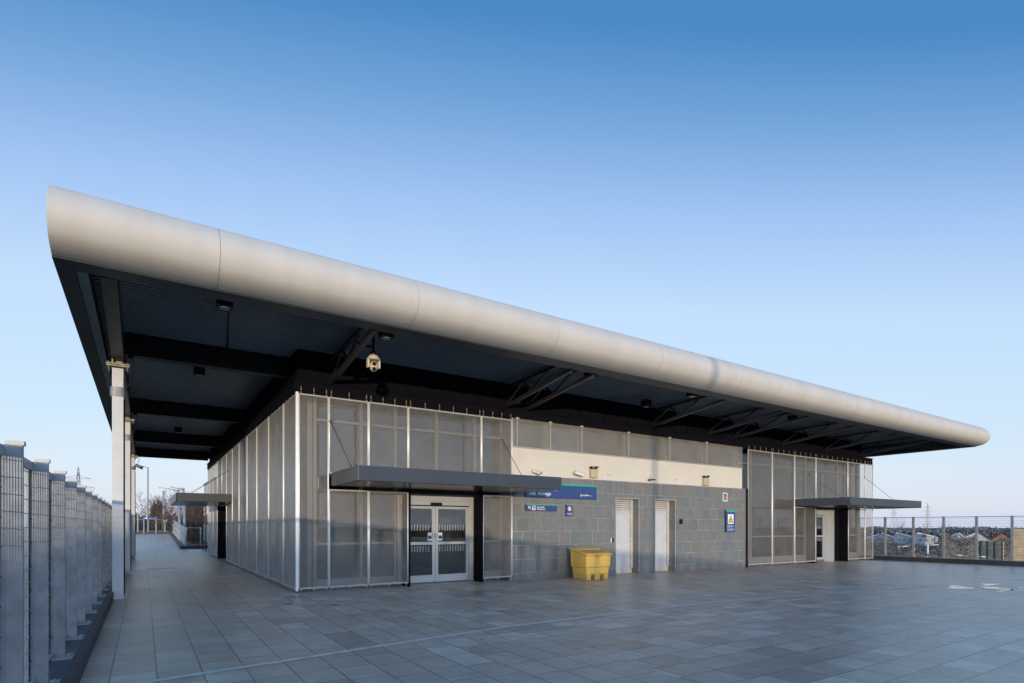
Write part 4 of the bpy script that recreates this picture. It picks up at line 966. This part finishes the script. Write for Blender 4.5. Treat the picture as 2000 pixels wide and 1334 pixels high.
def hedge_fn(u0, u1, d0, d1, zt, zb, wob=.5):
    def fn(r):
        u = r.uniform(u0, u1); d = r.uniform(d0, d1); top = zt + wob * math.sin(u * .9) * .5 + wob * math.sin(u * 2.3 + 1) * .4 + r.gauss(0, .15)
        z = zb + (top - zb) * r.random() ** .7; return at(u, d, z)
    return fn
fuzz('hedge', M['wood_dark'], 9000, hedge_fn(230, 420, 66, 70, 1.9, -3, .5), .30, 'dark evergreen hedge behind the end fence and ramp', 'hedge', seed=2)
fuzz('reddish_scrub', M['twig'], 5000, hedge_fn(296, 318, 82, 88, 4.2, 0, 1.6), .45, 'reddish winter scrub standing behind the platform sign', 'scrub', seed=3, thin=.12)
fuzz('brown_thicket', M['twig'], 6500, hedge_fn(362, 402, 72, 80, 4.2, -1, 1.0), .45, 'brown leafless thicket seen under the side canopy', 'scrub', seed=4, thin=.10)

# brown scrub on the far bank to the right, lying in front of the sheds
def mound(r):
    u = r.uniform(1640, 2030); d = r.uniform(60, 76)
    v = 1058 + 5 * math.sin(u / 23.) + 4 * math.sin(u / 9. + 1) - (7 if 1840 < u < 1905 else 0) + (9 if 1785 < u < 1835 else 0) + r.gauss(0, 1.2)
    top = HC + 66 * (HOR - v) / FPX
    return at(u, d, -6.8 + (top + 6.8) * r.random() ** .6)
mb = MB(); us = list(range(1630, 2045, 6))
def mtop(u, d, k=0): 
    v = 1061 + 5 * math.sin(u / 23.) + 4 * math.sin(u / 9. + 1) - (7 if 1840 < u < 1905 else 0) + (9 if 1785 < u < 1835 else 0)
    return at(u, d, HC + 66 * (HOR - v) / FPX - k)
for ua, ub in zip(us, us[1:]):
    mb.face([at(ua, 57, GZ0), at(ub, 57, GZ0), mtop(ub, 62, .5), mtop(ua, 62, .5)], True); mb.face([mtop(ua, 62, .5), mtop(ub, 62, .5), mtop(ub, 70, .2), mtop(ua, 70, .2)], True)
    mb.face([mtop(ua, 70, .2), mtop(ub, 70, .2), at(ub, 84, GZ0), at(ua, 84, GZ0)], True)
tag(mb.build('hill', M['scrub']), kind='structure')
fuzz('scrub_bank', M['scrub'], 52000, mound, .20, 'brown winter scrub covering the bank beyond the right fence', 'scrub', seed=6, thin=.22)
def wood(r):
    u = r.uniform(1300, 2060); d = r.uniform(330, 420)
    v = 1033.5 + 1.3 * math.sin(u / 31.) + 1.0 * math.sin(u / 11.) + r.gauss(0, .7) - (2.5 if r.random() < .08 else 0)
    top = HC + 370 * (HOR - v) / FPX
    return at(u, d, GZ0 + (top - GZ0) * r.random() ** .45)
fuzz('far_wood', M['wood'], 45000, wood, 1.0, 'far dark belt of woodland along the horizon on the right', 'woodland', seed=8, thin=.5)
def wood2(r):
    u = r.uniform(100, 460); d = r.uniform(160, 220); top = HC + 190 * (HOR - (1010 + 3 * math.sin(u / 9.))) / FPX + r.gauss(0, .4)
    return at(u, d, GZ0 + (top - GZ0) * r.random() ** .5)
fuzz('distant_trees', M['wood'], 8000, wood2, .9, 'distant dark trees beyond the left fence and walkway end', 'woodland', seed=9, thin=.3)
for k, (u, d, h, l) in enumerate(((1760, 300, 9.6, 'lone bare tree on the skyline above the white sheds, left of the first pylon gap'), (1803, 290, 8.8, 'bare skyline tree above the shed with the red panel'), (1847, 290, 8.6, 'small bare skyline tree right of the third fence post'))):
    T = thing('bare_tree', at(u, d, GZ0), l, 'tree', 'bare trees on the right skyline'); tr, tw = bare_tree(at(u, d, GZ0), h * 1.35, 40 + k, depth=4, trunk_r=.25)
    tr.build('trunk', M['bark'], T); tw.build('crown', M['wood'], T)

# ------------------------------------------------------------------ pylons, lamps, poles
def pylon_tree(base, h, label, rot=0.):
    T = thing('electricity_pylon', base, label, 'pylon', 'lattice electricity pylons on the skyline'); m = MB(); b = Vector(base); w = h * .09
    c, s_ = math.cos(rot), math.sin(rot)
    def P(x, y, z): return (b.x + x * c - y * s_, b.y + x * s_ + y * c, b.z + z)
    lv = [0, .25, .45, .62, .74, .86, .93, 1.]
    ws = [w, w * .72, w * .5, w * .3, w * .22, w * .16, w * .1, .05]
    r = h * .003
    for (a, wa), (e, we) in zip(zip(lv, ws), list(zip(lv, ws))[1:]):
        for sx, sy in ((1, 1), (1, -1), (-1, 1), (-1, -1)):
            m.tube(P(sx * wa, sy * wa, a * h), P(sx * we, sy * we, e * h), r, n=3, caps=False)
        for sy in (1, -1):
            m.tube(P(-wa, sy * wa, a * h), P(we, sy * we, e * h), r * .7, n=3, caps=False); m.tube(P(wa, sy * wa, a * h), P(-we, sy * we, e * h), r * .7, n=3, caps=False)
        m.tube(P(-we, we, e * h), P(we, we, e * h), r * .7, n=3, caps=False)
    m.build('lattice_tower', M['lamp_grey'], T)
    m = MB()
    for e, L_ in ((.62, .14), (.74, .17), (.86, .13)):
        for sx in (1, -1):
            m.tube(P(0, 0, (e + .03) * h), P(sx * L_ * h, 0, e * h), r * .8, n=3, caps=False); m.tube(P(0, 0, e * h - .01 * h), P(sx * L_ * h, 0, e * h), r * .8, n=3, caps=False)
            m.tube(P(sx * L_ * h, 0, e * h), P(sx * L_ * h, 0, (e - .03) * h), r * .9, n=3, caps=False)
    m.build('cross_arm', M['lamp_grey'], T)
pylon_tree(at(153, 260, GZ0), 36.2, 'lattice pylon rising above the left security fence', .3)
pylon_tree(at(1746, 620, GZ0), 37, 'first distant lattice pylon above the right fence, nearest the canopy', -.4)
pylon_tree(at(1812, 560, GZ0), 32, 'second distant lattice pylon, further right above the right fence', -.4)
def lamp(base, h, label, arm=1.2, d=(1, 0), r=.07, group='street lamps around the station', double=False, name='street_lamp'):
    T = thing(name, base, label, 'street lamp', group); b = Vector(base); t = b + Vector((0, 0, h))
    m = MB(); m.tube(b, t, r * 1.3, r * .8, n=8); m.build('pole', M['lamp_grey'], T)
    for sgn in ((1, -1) if double else (1,)):
        e = t + Vector((d[0] * arm * sgn, d[1] * arm * sgn, .12)); m = MB(); m.tube(t, e, r * .5, n=6); m.build('arm', M['lamp_grey'], T)
        m = MB(); m.bar(e, e + Vector((d[0] * .6 * sgn, d[1] * .6 * sgn, .03)), .22, .10); m.build('lantern', M['lamp_grey'], T)
rv = (math.cos(YAW), -math.sin(YAW))
b = at(289, 75, GZ0); lamp(b, (HC + 75 * (HOR - 913) / FPX) - GZ0, 'tall thin street lamp rising beyond the end fence against the sky', .6, (-rv[0], -rv[1]), .09)
b = at(324, 110, GZ0); lamp(b, (HC + 110 * (HOR - 954) / FPX) - GZ0, 'far faint street lamp right of the plain camera pole', .8, (-rv[0], -rv[1]), .08)
T = thing('camera_pole', at(319.5, 56, .5), 'thick plain grey pole standing just beyond the end fence', 'pole')
bb = at(319.5, 56, -1.); tp = HC + 56 * (HOR - 960) / FPX
m = MB(); m.tube(bb, (bb.x, bb.y, tp), .11, .09, n=10); m.build('shaft', M['lamp_grey'], T); m = MB(); m.tube((bb.x, bb.y, tp), (bb.x, bb.y, tp + .05), .10, n=10); m.build('cap', M['galv'], T)
for u, v, du, l in ((359, 955, -26, 'mast with long lamp head reaching left above the side canopy, right one'), (349, 958, -22, 'mast with lamp head just above the left end of the side canopy')):
    T = thing('mast_light', at(u, 52, 0), l, 'light', 'mast lights above the side canopy'); a = at(u, 52, -3); top = at(u, 52, v=v - 2)
    m = MB(); m.tube(a, top, .06, n=8); m.build('mast', M['lamp_grey'], T)
    p1, p2 = at(u - 2, 52, v=v + 1), at(u + du, 52, v=v - 4)
    m = MB(); m.bar(p1, p2, .07, .09); m.bar(p1, p1 + (p2 - p1) * .35, .14, .16); m.build('lamp_head', M['lamp_grey'], T)
for u, l in ((350.5, 'slim grey lamp column below the left part of the side canopy'), (360, 'slim cream lamp column below the side canopy, nearer the parapet end')):
    T = thing('grey_column', at(u, 48, 0), l, 'pole'); m = MB(); m.tube(at(u, 48, -3), at(u, 48, v=985), .10, n=8); m.build('shaft', M['lamp_grey'], T); m = MB(); m.box(*[c for p in ((at(u, 48, 0).x - .14, at(u, 48, 0).x + .14), (at(u, 48, 0).y - .14, at(u, 48, 0).y + .14), (-3.1, -2.9)) for c in p]); m.build('base', M['galv'], T)
# floodlight and plant on the columns of the walkway
T = thing('floodlight', (-3.2, 7.9, 3.9), 'small grey floodlight on a bent arm fixed to the second column', 'light')
m = MB(); m.tube((-3.45, 8.6, 3.55), (-3.38, 8.3, 3.5), .012, n=6); m.tube((-3.38, 8.3, 3.5), (-3.28, 8.2, 3.62), .012, n=6); m.build('arm', M['black'], T)
m = MB(); m.bar((-3.30, 8.15, 3.62), (-3.12, 8.1, 3.54), .18, .09); m.build('housing', M['dark_steel'], T, .02); m = MB(); m.bar((-3.28, 8.13, 3.57), (-3.13, 8.08, 3.49), .15, .02); m.build('lens', M['lens'], T)
# pole behind the viewer whose shadow falls on the cream wall
lamp((12.45 - .43 * 44, .1 - .903 * 44, GZ0), 17.5, 'tall street lamp beside the bridge behind the viewer', 1.5, (-1, 0), .10)
# lamps on the right, below the bridge
for u, v, dd, sg, l in ((1755, 1067, 62, 1, 'white lamp post with arm beyond the right fence, nearest the station'), (1812, 1064.5, 60, 1, 'white lamp post with arm beyond the right fence, second from the station')):
    b = at(u, dd, GZ0); top = HC + dd * (HOR - v) / FPX
    T = thing('street_lamp', b, l, 'street lamp', 'white lamp posts below the right fence')
    m = MB(); m.tube(b, (b.x, b.y, top), .11, .08, n=8); m.build('pole', M['sign_white'], T)
    p1, p2 = at(u + 8, dd, v=v), at(u + 20, dd, v=v - .6); m = MB(); m.tube((b.x, b.y, top), p1, .02, n=5); m.bar(p1, p2, .16, .07); m.build('lantern', M['sign_white'], T)
b = at(1991, 50, GZ0); T = thing('street_lamp', b, 'white twin arm lamp post in front of the tan barrier at the far right', 'street lamp', 'white lamp posts below the right fence')
m = MB(); m.tube(b, at(1991, 50, v=1080), .09, n=8); m.build('pole', M['sign_white'], T); m = MB(); m.bar(at(1979, 50, v=1079), at(1991, 50, v=1080), .05, .05); m.bar(at(1991, 50, v=1080), at(2004, 50, v=1079), .05, .05); m.build('arm', M['sign_white'], T)
for u, v, l in ((1828, 1042, 'thin double headed lamp right of the shed with red panel, left one'), (1825, 1039, 'thin lamp right of the red panel shed, with short flat head'), (1771, 1039, 'thin white lamp post in front of the middle shed'), (1754, 1038, 'thin white lamp post at the left end of the middle shed')):
    b = at(u, 120, GZ0); lamp(b, HC + 120 * (HOR - v) / FPX - GZ0, l, .3, rv, .07, 'thin lamps among the sheds')
for k, (u0, u1, v0, v1, l) in enumerate(((1866, 1886, 1083.5, 1086.5, 'long white roofed canopy bar at the foot of the scrub, left one'), (1913, 1933, 1087, 1086.5, 'long white roofed canopy bar at the foot of the scrub, right one'))):
    T = thing('shelter_roof', at((u0 + u1) / 2, 52, GZ0), l, 'shelter', 'low white shelters below the bridge')
    m = MB(); m.bar(at(u0, 52, v=v0), at(u1, 52, v=v1), .5, .1); m.build('roof', M['sign_white'], T)
    m = MB(); m.tube(at(u0 + 3, 52, GZ0), at(u0 + 3, 52, v=v0), .05, n=6); m.tube(at(u1 - 3, 52, GZ0), at(u1 - 3, 52, v=v1), .05, n=6); m.build('post', M['lamp_grey'], T)
for u, v, l in ((1761, 1082, 'small blue board at the foot of the nearer white lamp post'), (1813, 1082, 'small round blue board at the foot of the second white lamp post')):
    T = thing('blue_board', at(u, 58, GZ0), l, 'sign'); m = MB(); a = at(u - 3, 58, v=v + 1.5); b2 = at(u + 3, 58, v=v + 1.5)
    m.bar(a, b2, .05, .26); m.build('board', M['sign_blue'], T); m = MB(); m.tube(at(u, 58, GZ0), at(u, 58, v=v), .04, n=6); m.build('post', M['lamp_grey'], T)

# ------------------------------------------------------------------ far buildings on the right
def shed(u0, u1, uc, vp, ve, d, label, depth=9, wallm='shed_wall', roofm='roof_white', peak=None, red=None):
    """low building: gable end facing the viewer between photo columns u0 and u1"""
    mid = at((u0 + u1) / 2, d, GZ0) - Vector((CX, CY, GZ0)); D = mid.length; rr = mid.normalized()
    def on(u):
        v_ = at(u, 1., GZ0) - Vector((CX, CY, GZ0)); t = D / v_.dot(rr); return Vector((CX, CY, GZ0)) + v_ * t, t
    (a, ta), (b, tb), (c, tc) = on(u0), on(u1), on(uc); ze = HC + (ta + tb) / 2 * (HOR - ve) / FPX; zp = HC + tc * (HOR - vp) / FPX
    back = rr * depth
    T = thing('low_shed' if wallm == 'shed_wall' else 'house', (a + b) / 2, label, 'building')
    up = lambda p, z: Vector((p.x, p.y, z))
    m = MB(); m.hexa([up(a, GZ0), up(b, GZ0), up(b, ze), up(c, zp), up(a, ze)], [up(p + back, z) for p, z in ((a, GZ0), (b, GZ0), (b, ze), (c, zp), (a, ze))]); m.build('wall', M[wallm], T)
    m = MB(); f = -rr * .4; dn = Vector((0, 0, .25))
    for p, q, zp1, zq1 in ((a, c, ze, zp), (c, b, zp, ze)):
        P0, P1 = up(p + f, zp1 + .03), up(q + f, zq1 + .03); P2, P3 = up(q + back - f, zq1 + .03), up(p + back - f, zp1 + .03)
        m.hexa([P0, P1, P2, P3], [x + dn for x in (P0, P1, P2, P3)])
    m.build('roof', M[roofm], T)
    if red:
        m = MB(); (p_, t_), (q_, t2) = on(red[0]), on(red[1]); zr = HC + t_ * (HOR - red[2]) / FPX; m.bar(Vector((p_.x, p_.y, zr)) - rr * .5, Vector((q_.x, q_.y, zr)) - rr * .5, .12, red[3]); m.build('red_panel', M['redpanel'], T)
    m = MB()
    for k in range(3):
        uu = u0 + (u1 - u0) * (.2 + .28 * k); (p_, t_), (q_, t2) = on(uu), on(uu + (u1 - u0) * .12); zw = HC + t_ * (HOR - ve - 4) / FPX; m.bar(Vector((p_.x, p_.y, zw)) - rr * .1, Vector((q_.x, q_.y, zw)) - rr * .1, .1, .7)
    m.build('window', M['side_back'], T)
    return T
shed(1690, 1722, 1717, 1045, 1052, 205, 'low white shed with small gable hard against the station corner')
shed(1716, 1752, 1722, 1042, 1053, 195, 'low white shed with long right hand roof slope, left of the middle one')
shed(1745, 1785, 1750, 1042, 1050, 182, 'low white shed in the middle of the row beyond the right fence')
shed(1785, 1832, 1792, 1042, 1051, 168, 'low white shed with a red panel on its gable', red=(1802, 1809, 1046.5, .6))
shed(1845, 1884, 1874, 1043, 1051, 150, 'low beige shed half hidden behind the round scrub mound')
shed(1884, 1907, 1906, 1043, 1052, 138, 'low pale blue roofed shed left of the dark roofed house')
shed(1900, 1936, 1911, 1038, 1055, 120, 'white gabled house with dark slate roof', 12, 'shed_wall', 'roof_dark')
shed(1935, 1984, 1961, 1040, 1056, 100, 'orange brick house with gable at the right edge', 12, 'brick', 'roof_dark')
T = thing('timber_barrier', at(1990, 40, GZ0), 'tall tan timber clad barrier filling the gap at the extreme right', 'barrier')
m = MB(); a, b = at(1976, 40, GZ0), at(1976, 40, GZ0) + Vector((2.4, -9.0, 0)); zt = HC + 42 * (HOR - 1033) / FPX
m.hexa([a, b, b + Vector((.4, .1, 0)), a + Vector((.4, .1, 0))], [Vector((p.x, p.y, zt)) for p in (a, b, b + Vector((.4, .1, 0)), a + Vector((.4, .1, 0)))]); m.build('cladding', M['timber'], T)
m = MB()
for k in range(12):
    z = zt - .1 - k * .55; m.bar((a.x - .05, a.y, z), (b.x - .05, b.y, z), .05, .05)
m.build('batten', M['box_tan'], T)
T = thing('timber_screen', at(1937, 46, GZ0), 'lower tan slatted screen left of the orange brick house foot', 'screen')
m = MB(); a, b = at(1917, 52, GZ0), at(1960, 47.5, GZ0); zt = HC + 48 * (HOR - 1061) / FPX
for k in range(9):
    z = zt - k * .3; m.bar((a.x, a.y, z), (b.x, b.y, z), .06, .22)
m.build('slat', M['box_tan'], T)
m = MB()
for t in (0, .33, .66, 1): p = a.lerp(b, t); m.box(p.x - .06, p.x + .06, p.y + .03, p.y + .15, GZ0, zt + .1)
m.build('post', M['bark'], T)
